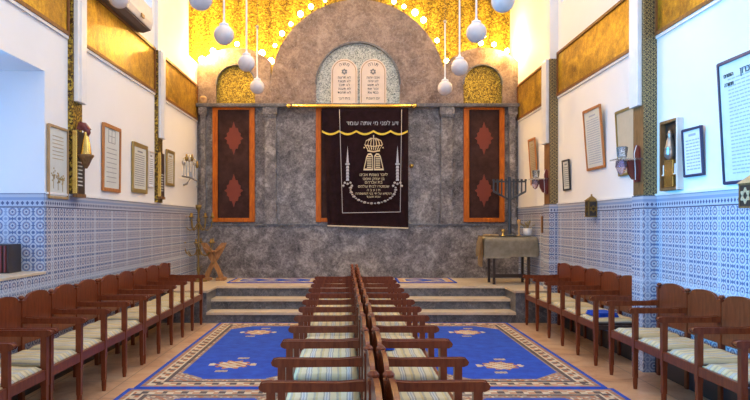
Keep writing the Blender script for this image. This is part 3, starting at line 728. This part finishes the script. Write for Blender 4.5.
# ---------------------------------------------------------------- framed things on the side walls
def framed(side, y0, y1, z0, z1, label, fmat, pmat, inkm, lean=0.0, fw=0.03, cat='framed document', style='lines', d=0.025, name='framed_document', seed=1, mat=None):
    """side -1 left wall, +1 right wall; local +x points into the room; local y along the wall, z up"""
    X = XL if side < 0 else XR
    t = thing(name, label, cat, (X, (y0 + y1) / 2, z0), (0, 0, 0 if side < 0 else PI))
    h = z1 - z0; w = (y1 - y0); inner = bpy.data.objects  # noqa
    t.rotation_euler = (0, lean, 0) if side < 0 else (0, lean, PI)
    f = B(); a, b = -w / 2, w / 2
    box(f, 0.004, d, a, a + fw, 0, h); box(f, 0.004, d, b - fw, b, 0, h); box(f, 0.004, d, a + fw, b - fw, 0, fw); box(f, 0.004, d, a + fw, b - fw, h - fw, h)
    obj('frame', f, fmat, t, bevel=0.004)
    pg = obj('page', bx(0.004, d * 0.55, a + fw, b - fw, fw, h - fw), pmat, t)
    if mat:
        obj('mount', box(box(box(box(B(), d * .55, d * .6, a + fw, a + fw * 2, fw, h - fw), d * .55, d * .6, b - fw * 2, b - fw, fw, h - fw), d * .55, d * .6, a + fw * 2, b - fw * 2, fw, fw * 2), d * .55, d * .6, a + fw * 2, b - fw * 2, h - fw * 2, h - fw), mat, t)
    rnd = random.Random(seed); tx = B(); xo = d * 0.55; W = w - 2 * fw; H = h - 2 * fw; cnt = 0
    def dash(ya, yb, za, zb):
        box(tx, xo, xo + 0.0015, ya, yb, za, zb)
    m = W * 0.12
    if style == 'lines':
        z = h - fw - H * 0.08; rows = int(H / 0.030)
        dash(-W * 0.2, W * 0.2, z - 0.02, z); z -= 0.05
        while z > fw + H * 0.06:
            y = a + fw + m
            while y < b - fw - m:
                l = rnd.uniform(0.02, 0.06); dash(y, min(y + l, b - fw - m), z - 0.010, z); y += l + 0.012
            z -= 0.028
    elif style == 'tree':
        for k in range(3):
            zc = fw + H * (0.30 - 0.02 * k); yc = (-0.25 + 0.25 * k) * W
            for q in range(14): 
                aa = rnd.uniform(0, 2 * PI); rr = rnd.uniform(0, 0.055); yy, zz = yc + rr * math.cos(aa), zc + rr * math.sin(aa) * 1.3; dash(yy - .008, yy + .008, zz - .008, zz + .008)
            dash(yc - 0.004, yc + 0.004, zc - 0.12, zc)
        for q in range(7):
            zz = fw + H * (0.55 + 0.055 * q); dash(-W * 0.3, W * 0.3, zz, zz + 0.005)
    elif style == 'plan':
        for q in range(8):
            zz = fw + H * (0.1 + 0.08 * q); dash(-W * 0.32, W * 0.32, zz, zz + 0.006)
        z = fw + H * 0.76; s = W * 0.22
        dash(-s, s, z, z + .006); dash(-s, s, z + s * 1.4, z + s * 1.4 + .006); dash(-s, -s + .006, z, z + s * 1.4); dash(s - .006, s, z, z + s * 1.4); dash(-.003, .003, z, z + s * 1.4); dash(-s, s, z + s * .7, z + s * .7 + .005)
    if len(tx.verts): obj('printing', tx, inkm, t)
    else: tx.free()
    return t
framed(-1, 5.93, 6.35, 1.69, 2.37, 'tan framed tree picture at corner of the window recess', 'tan', 'paper', 'olive', 0.0, 0.022, 'framed picture', 'tree', name='framed_picture')
framed(-1, 7.22, 7.78, 1.82, 2.58, 'orange wood framed document with square drawing, left wall', 'amber', 'paper', 'inkgrey', 0.01, 0.04, style='plan')
framed(-1, 8.20, 8.80, 1.85, 2.49, 'dull gilt framed document next to a small white sheet, left wall', 'olive', 'paper', 'inkgrey', 0.01, 0.05, seed=3)
framed(-1, 8.86, 9.09, 1.95, 2.44, 'small thin framed white sheet between gilt frame and pilaster, left wall', 'acwhite', 'paperwhite', 'inkgrey', 0.01, 0.012, seed=4)
framed(-1, 9.70, 10.14, 2.02, 2.56, 'narrow gilt framed document beside the silver lamp bracket', 'olive', 'paper', 'olive', 0.01, 0.045, seed=5)
framed(1, 10.40, 10.80, 2.08, 2.83, 'orange framed document on right wall nearest the marble', 'amber', 'papertan', 'olive', 0.065, 0.035, seed=6)
framed(1, 8.85, 9.14, 1.91, 2.33, 'small black framed document on right wall beyond the tilted one', 'black', 'paper', 'inkgrey', 0.05, 0.02, seed=7)
framed(1, 7.64, 8.22, 2.115, 2.865, 'tall orange-brown framed page leaning forward with many lines, right wall', 'amber', 'paper', 'paleink', 0.075, 0.03, style='lines', seed=8)
framed(1, 6.62, 7.25, 1.98, 2.69, 'plain tan matted picture partly behind the right wall pilaster', 'olive', 'papertan', 'tan', 0.055, 0.025, 'framed picture', 'none', name='framed_picture')
framed(1, 5.49, 5.82, 1.87, 2.29, 'navy framed white page between lamp cabinet and large poster, right wall', 'navy', 'paperwhite', 'paleink', 0.05, 0.02, seed=10)
big = framed(1, 4.25, 5.20, 1.77, 2.73, 'large dark framed Hebrew print at the right edge of the photo', 'navy', 'paper', 'paleink', 0.055, 0.022, style='lines', seed=11)
# heading letters of the large print (local +y points away from it on this side: rotate so letters read from the room)
for s, yy, zz, sz in (('הזמנים', -0.33, 0.86, 0.045), ('תמורה', -0.33, 0.79, 0.045), ('לוח הזכרון', -0.02, 0.85, 0.075)):
    text_mesh(heb(s), sz, 'ink', 'printed_heading', big, (0.0165, yy, zz - 0.03), (PI / 2, 0, PI / 2))

# memorial cabinets on left pilasters
for (y0, y1, p), z0, z1, lab in ((PLF[0], 1.75, 2.37, 'brass edged dark memorial plaque below the sconce, nearer left pilaster'), (PLF[1], 1.83, 2.45, 'brass edged dark memorial plaque on the farther left pilaster')):
    t = thing('memorial_plaque', lab, 'plaque', (XL + p, (y0 + y1) / 2, z0))
    h = z1 - z0; w = y1 - y0
    f = bx(0, 0.045, -w / 2 - 0.012, -w / 2 + 0.012, 0, h)
    obj('brass_edge', f, 'brass', t, bevel=0.003)
    obj('plaque_board', bx(0, 0.028, -w / 2 + 0.012, w / 2, 0, h), 'dark', t)
    q = B(); zz = 0.08; rnd = random.Random(5)
    while zz < h * 0.55:
        box(q, 0.028, 0.030, -w / 2 + 0.04, w / 2 - 0.04 - rnd.random() * 0.03, zz, zz + 0.012); zz += 0.038
    obj('engraved_lines', q, 'paper', t); obj('wooden_foot', bx(0, 0.04, -w / 2, w / 2, -0.035, 0), 'brown', t)
# sconce with eagle-like bracket and gold lamp
t = thing('wall_sconce', 'gold and wood oil lamp sconce over the nearer left plaque', 'sconce', (XL + 0.080, 6.44, 2.03))
obj('scroll_bracket', tube(B(), [(0.0, 0, 0.36), (0.02, 0, 0.40), (0.05, 0, 0.39), (0.08, 0, 0.36), (0.10, 0, 0.32), (0.09, 0, 0.29)], [0.02, 0.035, 0.042, 0.035, 0.022, 0.012], 10), 'red', t, smooth=True)
obj('wing', prism(B(), [(0.0, 0.36), (0.03, 0.43), (0.08, 0.40), (0.11, 0.36), (0.05, 0.35)], 1, -0.03, 0.03), 'red', t, bevel=0.004)
obj('lamp_body', lathe(B(), [(0.055, 0.09), (0.052, 0.12), (0.042, 0.20), (0.026, 0.28), (0.02, 0.31), (0.026, 0.33)], (0.075, 0, 0), 12), 'brass', t, smooth=True)
obj('bowl', lathe(B(), [(0.012, -0.03), (0.03, 0.0), (0.055, 0.06), (0.075, 0.09), (0.075, 0.105), (0.05, 0.10)], (0.075, 0, 0), 16), 'brown', t, smooth=True)
# silver lamp bracket near the corner (left)
t = thing('lamp_bracket', 'silver wall bracket holding a row of glass lamp cups, left wall near the marble', 'sconce', (XL, 10.75, 2.2))
obj('shelf', tube(B(), [(0.10, -0.45, 0), (0.12, 0.0, 0.0), (0.10, 0.60, -0.02), (0.06, 0.72, -0.06), (0.05, 0.70, -0.12)], 0.012, 8), 'chrome', t)
obj('wall_arm', tube(B(), [(0.0, 0.0, -0.12), (0.06, 0, -0.10), (0.12, 0, 0.0), (0.12, 0, 0.10)], 0.016, 8), 'chrome', t)
for k in range(6):
    y = -0.40 + k * 0.18; hh = 0.17 + 0.09 * math.sin(PI * k / 5) + 0.03 * (k % 2)
    s = obj('stem', tube(B(), [(0.11, y, 0.0), (0.11, y, hh)], 0.008, 6), 'chrome', t)
    obj('lamp_cup', lathe(B(), [(0.010, 0), (0.026, 0.02), (0.032, 0.06), (0.018, 0.075), (0.012, 0.12)], (0.11, y, hh), 12), 'oldbrass' if k % 2 else 'chrome', s, smooth=True)
# bracket shelves on right pilasters
for (y0, y1, p), z, lab in ((PR[0], 2.09, 'arched wooden lamp bracket with glass shelf on nearer right pilaster'), (PR[1], 2.10, 'arched wooden lamp bracket with glass shelf on farther right pilaster')):
    t = thing('lamp_shelf', lab, 'sconce', (XR - p - 0.005, (y0 + y1) / 2, z), (0, 0, PI))
    obj('back_board', prism(B(), [(-0.055, -0.22), (0.055, -0.22), (0.07, -0.1), (0.055, 0.08)] + arc(0, 0.09, 0.055, 0, 180, 10) + [(-0.055, 0.08), (-0.07, -0.1)], 0, 0, 0.022), 'red', t, bevel=0.003)
    obj('glass_shelf', bx(0.0, 0.24, -0.11, 0.11, -0.006, 0.008), 'glass', t)
    obj('shelf_bracket', prism(B(), [(0.022, -0.20), (0.06, -0.19), (0.10, -0.12), (0.11, -0.01), (0.022, -0.01)], 1, -0.02, 0.02), 'red', t, bevel=0.003)
    obj('oil_glass', lathe(B(), [(0.03, 0.008), (0.045, 0.03), (0.055, 0.12), (0.05, 0.13), (0.040, 0.03)], (0.16, 0, 0), 14), 'glass', t, smooth=True)
    obj('hanging_bowl', lathe(B(), [(0.004, -0.15), (0.03, -0.13), (0.055, -0.07), (0.05, -0.01), (0.045, -0.01), (0.048, -0.07)], (0.17, 0, 0), 14), 'purple', t, smooth=True)
    obj('cord', tube(B(), [(0.03, 0.03, 0.14), (0.06, 0.05, 0.06), (0.05, 0.05, -0.1), (0.04, 0.03, -0.2)], 0.004, 5), 'pvc', t)
# lamp cabinet right wall
t = thing('lamp_cabinet', 'open gold lined wall cabinet holding a silver oil lamp, right wall', 'cabinet', (XR, 6.03, 1.765), (0, 0, PI))
w, h, d = 0.34, 0.65, 0.058
f = B(); box(f, 0, d, -w / 2, -w / 2 + 0.025, 0, h); box(f, 0, d, -w / 2 + .025, w / 2 - .025, 0, 0.025); box(f, 0, d, -w / 2 + .025, w / 2 - .025, h - 0.025, h); 
obj('casing', f, 'brown', t, bevel=0.003); obj('near_side', bx(0, d, w / 2 - 0.025, w / 2, 0, h), 'acwhite', t, bevel=0.003)
obj('back_board', bx(0, 0.01, -w / 2 + .025, w / 2 - .025, 0.025, h - 0.025), 'dark', t)
obj('gold_box', bx(0.012, 0.05, -0.10, 0.07, 0.03, 0.28), 'brass', t, bevel=0.004)
obj('silver_lamp', lathe(B(), [(0.025, 0.285), (0.045, 0.31), (0.052, 0.35), (0.045, 0.38), (0.052, 0.39), (0.040, 0.41), (0.032, 0.46), (0.018, 0.50), (0.026, 0.52), (0.008, 0.56)], (0.035, -0.01, 0), 14), 'chrome', t, smooth=True)
for yy in (-0.12, 0.10): obj('small_candle', lathe(B(), [(0.018, 0.14), (0.018, 0.15), (0.008, 0.152), (0.008, 0.24)], (0.04, yy, 0), 10), 'white', t); 
obj('lamp_shelf_bar', bx(0.012, 0.055, -w / 2 + .025, w / 2 - .025, 0.13, 0.14), 'brass', t)
# star lanterns
def lantern(y, zb, w, h, label):
    t = thing('wall_lantern', label, 'lantern', (XR, y, zb), (0, 0, PI))
    d = w
    f = B()
    for a in (0.01, d - 0.012):
        for b in (-w / 2, w / 2 - 0.012): box(f, a, a + 0.012, b, b + 0.012, 0, h)
    box(f, 0.01, d, -w / 2, w / 2, 0, 0.014); box(f, 0.01, d, -w / 2, w / 2, h - 0.014, h)
    obj('lantern_frame', f, 'brown' if w > 0.13 else 'oldbrass', t)
    obj('lantern_box', bx(0.016, d - 0.006, -w / 2 + 0.006, w / 2 - 0.006, 0.014, h - 0.014), 'dark', t)
    r = B(); vs = [r.verts.new(c) for c in ((0.0, -w / 2 - .01, h), (d + .01, -w / 2 - .01, h), (d + .01, w / 2 + .01, h), (0.0, w / 2 + .01, h), (d / 2, 0, h + w * 0.55))]
    for q in ((0, 1, 2, 3), (0, 1, 4), (1, 2, 4), (2, 3, 4), (3, 0, 4)): r.faces.new([vs[i] for i in q])
    obj('lantern_roof', r, 'tan' if w > 0.13 else 'oldbrass', t)
    obj('roof_knob', sphere(B(), (d / 2, 0, h + w * 0.58), 0.012, 10, 6), 'oldbrass', t)
    for rot, loc in ((0, (d / 2, 0, 0)),):
        s = star(0, h * 0.5, w * 0.36, 0, 0.005); o = obj('star', s, 'thread' if w > 0.13 else 'oldbrass', t, (d / 2, w / 2 - 0.001, 0), (0, 0, 0))
        s = star(0, h * 0.5, w * 0.36, 0, 0.005); o = obj('star', s, 'thread' if w > 0.13 else 'oldbrass', t, (d - 0.004, 0, 0), (0, 0, -PI / 2))
lantern(7.95, 1.53, 0.12, 0.20, 'small dark pyramid-topped lantern at the tile border, right wall centre')
lantern(4.68, 1.57, 0.16, 0.18, 'dark lantern with a star of David at the right photo edge')
tag(obj('wall_thermometer', bx(XR - 0.03, XR - 0.012, 10.12, 10.2, 1.30, 1.56), 'brown', bevel=0.004), 'narrow dark vertical strip fixed on tiles behind the cloth table', 'wall fitting')

# ---------------------------------------------------------------- niche box
t = thing('slatted_box', 'dark brown slatted box on the recess sill at the left edge', 'box', (-3.19, 5.72, 1.0255))
obj('box_body', bx(-0.22, 0.22, -0.10, 0.12, 0, 0.25), 'dark', t, bevel=0.006)
f = B()
for k in range(12): box(f, -0.21 + 0.036 * k, -0.195 + 0.036 * k, -0.115, -0.10, 0.01, 0.24)
obj('slats', f, 'red', t)

# ---------------------------------------------------------------- platform furniture
# table with cloth (right)
TD = 10.42; TX = (wx(486, TD), wx(535, TD)); TZ = wz(236.5, TD)
t = thing('side_table', 'dark wooden side table under a grey beige cloth on the platform', 'table', ((TX[0] + TX[1]) / 2, TD + 0.2, FZ))
W = TX[1] - TX[0]; HT = TZ - FZ - 0.012
obj('tabletop', bx(-W / 2 + 0.03, W / 2 - 0.03, -0.22, 0.22, HT - 0.03, HT), 'dark', t)
for x in (-W / 2 + 0.13, W / 2 - 0.10):
    for y in (-0.19, 0.19): obj('leg', bx(x - 0.02, x + 0.02, y - 0.02, y + 0.02, 0, HT - 0.03), 'dark', t, bevel=0.003)
obj('stretcher', bx(-W / 2 + 0.13, W / 2 - 0.10, -0.01, 0.01, 0.09, 0.15), 'dark', t)
bm = B(); n = 44; ny = 22; g = []
for i in range(n + 1):
    row = []
    for j in range(ny + 1):
        s = (i / n - 0.5) * (W + 0.62); r = (j / ny - 0.5) * 1.15
        hx, hy = W / 2 - 0.01, 0.235
        ox, oy = max(0, abs(s) - hx), max(0, abs(r) - hy)
        x = math.copysign(min(abs(s), hx) + 0.022 * min(1, ox * 20), s); y = math.copysign(min(abs(r), hy) + 0.022 * min(1, oy * 20), r)
        drop = max(ox, oy) if (ox and oy) else ox + oy
        drop *= 1.0 if s < 0 else 0.93
        wv = 0.014 * math.sin(s * 26 + 1) * min(1, oy * 8) ; wx2 = 0.014 * math.sin(r * 24) * min(1, ox * 8)
        row.append(bm.verts.new((x + wx2 + (0.02 if ox else 0) * math.copysign(1, s), y + math.copysign(abs(wv) + 0.01 * min(1, oy * 10), r), HT + 0.006 - drop)))
    g.append(row)
for i in range(n):
    for j in range(ny): bm.faces.new([g[i][j], g[i + 1][j], g[i + 1][j + 1], g[i][j + 1]])
bmesh.ops.solidify(bm, geom=bm.faces[:], thickness=0.005)
tc = tag(obj('tablecloth', bm, 'linen', None, tuple(t.location), smooth=True), 'grey beige linen cloth draped over the platform side table', 'tablecloth')
tt = HT + FZ + 0.013; tx0, ty0 = t.location.x, t.location.y
folded('folded_cloth', 0.16, 0.30, 0.035, 'gauze', (tx0 - W / 2 + 0.11, ty0 - 0.04, tt), 0.2, 'tan folded cloth at the left end of the draped table', 'cloth')
bm = B(); g = []
for i in range(25):
    row = []
    for j in range(17):
        u, v = i / 24, j / 16
        y = ty0 - 0.25 + 0.36 * u * (1 - 0.35 * v); d = v * (0.40 + 0.10 * math.sin(u * 5 + 1))
        row.append(bm.verts.new((tx0 - W / 2 - 0.065 - 0.035 * math.sin(u * 19 + v * 2) * min(1, v * 3) - 0.03 * v, y, tt + 0.012 - d)))
    g.append(row)
for i in range(24):
    for j in range(16): bm.faces.new([g[i][j], g[i + 1][j], g[i + 1][j + 1], g[i][j + 1]])
bmesh.ops.solidify(bm, geom=bm.faces[:], thickness=0.012)
tag(obj('hanging_cloth', bm, 'gauze', smooth=True), 'tan cloth hanging over the left side of the draped table', 'cloth')
t = thing('flower_pot', 'white pot with dried stems on right end of the draped table', 'plant pot', (wx(526.5, 10.65), ty0 - 0.02, tt))
obj('pot', lathe(B(), [(0.045, 0), (0.062, 0.02), (0.068, 0.13), (0.064, 0.13), (0.05, 0.05)], (0, 0, 0), 18), 'white', t, smooth=True)
f = B(); rnd = random.Random(9)
for k in range(26):
    a = rnd.uniform(0, 2 * PI); r = rnd.uniform(0.03, 0.13); tube(f, [(0, 0, 0.06), (r * .5 * math.cos(a), r * .5 * math.sin(a), 0.16), (r * math.cos(a), r * math.sin(a), rnd.uniform(0.18, 0.26))], [0.003, 0.003, 0.010], 5)
obj('dried_stems', f, 'leafd', t)
# menorah: flat V, nine straight cups on a bar
MX = wx(509.5, 10.65)
t = thing('menorah', 'black iron menorah with slanted arms standing on the draped table', 'menorah', (MX, ty0 + 0.02, tt))
z1 = wz(200, 10.65) - tt; zs = wz(191.5, 10.65) - tt; zt = wz(181, 10.65) - tt
obj('stem', tube(B(), [(0, 0, 0.02), (0, 0, wz(177, 10.65) - tt)], 0.030, 10), 'iron', t)
obj('base', lathe(B(), [(0.13, 0), (0.13, 0.015), (0.03, 0.03), (0.025, 0.06)], (0, 0, 0), 20), 'iron', t)
hw = 16 * 10.65 / 650
for s in (-1, 1):
    a = obj('arm', tube(B(), [(0, 0, z1), (s * hw, 0, zs), (s * hw, 0, zs + 0.01)], 0.017, 8), 'iron', t)
obj('crossbar', tube(B(), [(-hw, 0, zt - 0.01), (hw, 0, zt - 0.01)], 0.014, 8), 'iron', t)
for k in range(-4, 5):
    if k == 0: continue
    x = k / 4 * hw; zb = z1 + (zs - z1) * abs(k) / 4
    c = obj('branch', tube(B(), [(x, 0, zb), (x, 0, zt)], 0.013, 8), 'iron', t)
    obj('candle_cup', lathe(B(), [(0.012, zt - 0.01), (0.02, zt + 0.005), (0.02, zt + 0.03)], (x, 0, 0), 10), 'iron', c)
# candle holder on the table and small jars
for px, hh, lab in ((519, 0.26, 'tall wooden candle holder between menorah and white pot'), (503, 0.10, 'small brass cup left of the menorah stem')):
    q = thing('candle_holder' if hh > .2 else 'brass_cup', lab, 'candle holder' if hh > .2 else 'cup', (wx(px, 10.5), ty0 - 0.12, tt))
    obj('body', lathe(B(), [(0.04, 0), (0.04, 0.015), (0.014, 0.03), (0.018, hh * .5), (0.012, hh * .6), (0.028, hh * .85), (0.028, hh)], (0, 0, 0), 14), 'tan' if hh > .2 else 'brass', q, smooth=True)
    obj('rim', lathe(B(), [(0.028, hh), (0.034, hh + 0.006), (0.028, hh + 0.012)], (0, 0, 0), 14), 'brass', q, smooth=True)
# standing brass candelabrum (left)
LD = 10.95; LX = wx(198.5, LD)
t = thing('floor_candelabrum', 'tall old brass candelabrum with two tiers of curled arms, platform left corner', 'candelabrum', (LX, LD, FZ))
H0 = wz(205, LD) - FZ
obj('pole', lathe(B(), [(0.02, 0.05), (0.02, 0.15), (0.035, 0.2), (0.014, 0.26), (0.014, 0.55), (0.03, 0.6), (0.014, 0.65), (0.014, 0.98), (0.032, 1.03), (0.014, 1.08), (0.018, H0 - 0.1), (0.05, H0 - 0.05), (0.05, H0)], (0, 0, 0), 14), 'oldbrass', t, smooth=True)
obj('foot', lathe(B(), [(0.15, 0), (0.15, 0.015), (0.10, 0.03), (0.03, 0.06)], (0, 0, 0), 18), 'oldbrass', t, smooth=True)
for z, R, n, off in ((0.98, 0.24, 6, 0.2), (0.55, 0.27, 6, 0.6)):
    for k in range(n):
        a = 2 * PI * k / n + off; c, s = math.cos(a), math.sin(a)
        o = obj('arm', tube(B(), [(0.012 * c, 0.012 * s, z), (0.07 * c, 0.07 * s, z - 0.10), (0.15 * c, 0.15 * s, z - 0.12), (0.21 * c, 0.21 * s, z - 0.06), (R * c * .95, R * s * .95, z + 0.06), (R * c * .95, R * s * .95, z + 0.10)], 0.009, 7), 'oldbrass', t, smooth=True)
        obj('cup', lathe(B(), [(0.01, z + 0.09), (0.04, z + 0.10), (0.042, z + 0.115), (0.015, z + 0.12), (0.016, z + 0.17)], (R * c * .95, R * s * .95, 0), 10), 'oldbrass', o, smooth=True)
# crossed wooden stand
KD = 11.15; KX = wx(214, KD)
t = thing('folding_stand', 'carved wooden X-shaped stand beside the brass candelabrum', 'stand', (KX, KD, FZ))
for s in (-1, 1):
    bm = B()
    pts = [(s * -0.14, 0.03), (s * -0.10, 0.14), (s * -0.01, 0.31), (s * 0.04, 0.42), (s * 0.09, 0.52), (s * 0.17, 0.64)]
    wd = [0.05, 0.045, 0.055, 0.075, 0.085, 0.05]
    band(bm, [(p[0] - w_ * .8, p[1] + w_ * .5 * s * 0) for p, w_ in zip(pts, wd)], [(p[0] + w_ * .8, p[1]) for p, w_ in zip(pts, wd)], 1, -0.02 + 0.021 * s, 0.02 + 0.021 * s)
    obj('crossed_board', bm, 'pine', t, bevel=0.004)
obj('foot_bar', bx(-0.20, -0.05, -0.10, 0.10, 0, 0.05), 'pine', t, bevel=0.005); obj('foot_bar', bx(0.05, 0.20, -0.10, 0.10, 0, 0.05), 'pine', t, bevel=0.005)
obj('pivot', tube(B(), [(0, -0.06, 0.30), (0, 0.06, 0.30)], 0.015, 10), 'oldbrass', t)
obj('leather_seat', prism(B(), [(-0.15, 0.55), (-0.06, 0.49), (0.06, 0.49), (0.15, 0.55), (0.15, 0.57), (0.06, 0.51), (-0.06, 0.51), (-0.15, 0.57)], 1, -0.13, 0.13), 'pine', t)

# ---------------------------------------------------------------- light
def area(name, loc, rot, sx, sy, e, c):
    l = bpy.data.lights.new(name, 'AREA'); l.shape = 'RECTANGLE'; l.size = sx; l.size_y = sy; l.energy = e; l.color = c
    o = bpy.data.objects.new(name, l); COL.objects.link(o); o.location = loc; o.rotation_euler = rot; return o
d1 = area('daylight_recess', (XL - 0.62, 4.3, 1.95), (0, -PI / 2, 0), 1.7, 1.8, 84, (0.03, 0.47, 1.0)); d1.data.spread = math.radians(64)
area('near_recess_fill', (XL - 0.45, 1.4, 1.95), (0, -PI / 2, 0), 1.7, 2.4, 50, (0.14, 0.50, 1.0))  # blue fill lamp added in the out-of-view recess to tint the right wall
area('rear_fill', (0, -2.2, 2.3), (PI / 2, 0, 0), 4.4, 2.4, 50, (0.86, 0.92, 1.0))  # soft fill lamp added behind the camera to brighten the hall
#area('daylight_clerestory_left', (XL - 0.2, 7.9, 5.0), (0, -PI / 2 + 0.5, 0), 1.1, 2.2, 26, (0.75, 0.87, 1.0))
area('clerestory_right_fill', (XR + 0.2, 3.9, 5.2), (0, PI / 2 - 0.5, 0), 1.1, 3.4, 30, (0.95, 0.95, 1.0))  # extra lamp added at the unseen right windows for overall brightness
# broad fill lamp added under the closed ceiling for soft top light
area('ceiling_fill', (0.1, 5.6, 6.15), (0, 0, 0), 4.2, 8.5, 200, (1.0, 0.90, 0.80))
w = bpy.data.worlds.new('world'); SC.world = w; w.use_nodes = True
w.node_tree.nodes['Background'].inputs[0].default_value = (0.5, 0.7, 1.0, 1); w.node_tree.nodes['Background'].inputs[1].default_value = 0.6

# ---------------------------------------------------------------- camera
cam = bpy.data.cameras.new('camera'); co = bpy.data.objects.new('camera', cam); COL.objects.link(co)
co.location = (0, 0, 1.47); co.rotation_euler = (PI / 2, 0, 0)
cam.sensor_fit = 'HORIZONTAL'; cam.sensor_width = 36.0; cam.lens = 36.0 * 650 / 750
cam.shift_x = 23 / 750; cam.shift_y = 22 / 750; cam.clip_end = 60
SC.camera = co
vs = SC.view_settings; vs.view_transform = 'Standard'; vs.look = 'None'; vs.gamma = 1.0; vs.use_curve_mapping = False; vs.exposure = 0.26
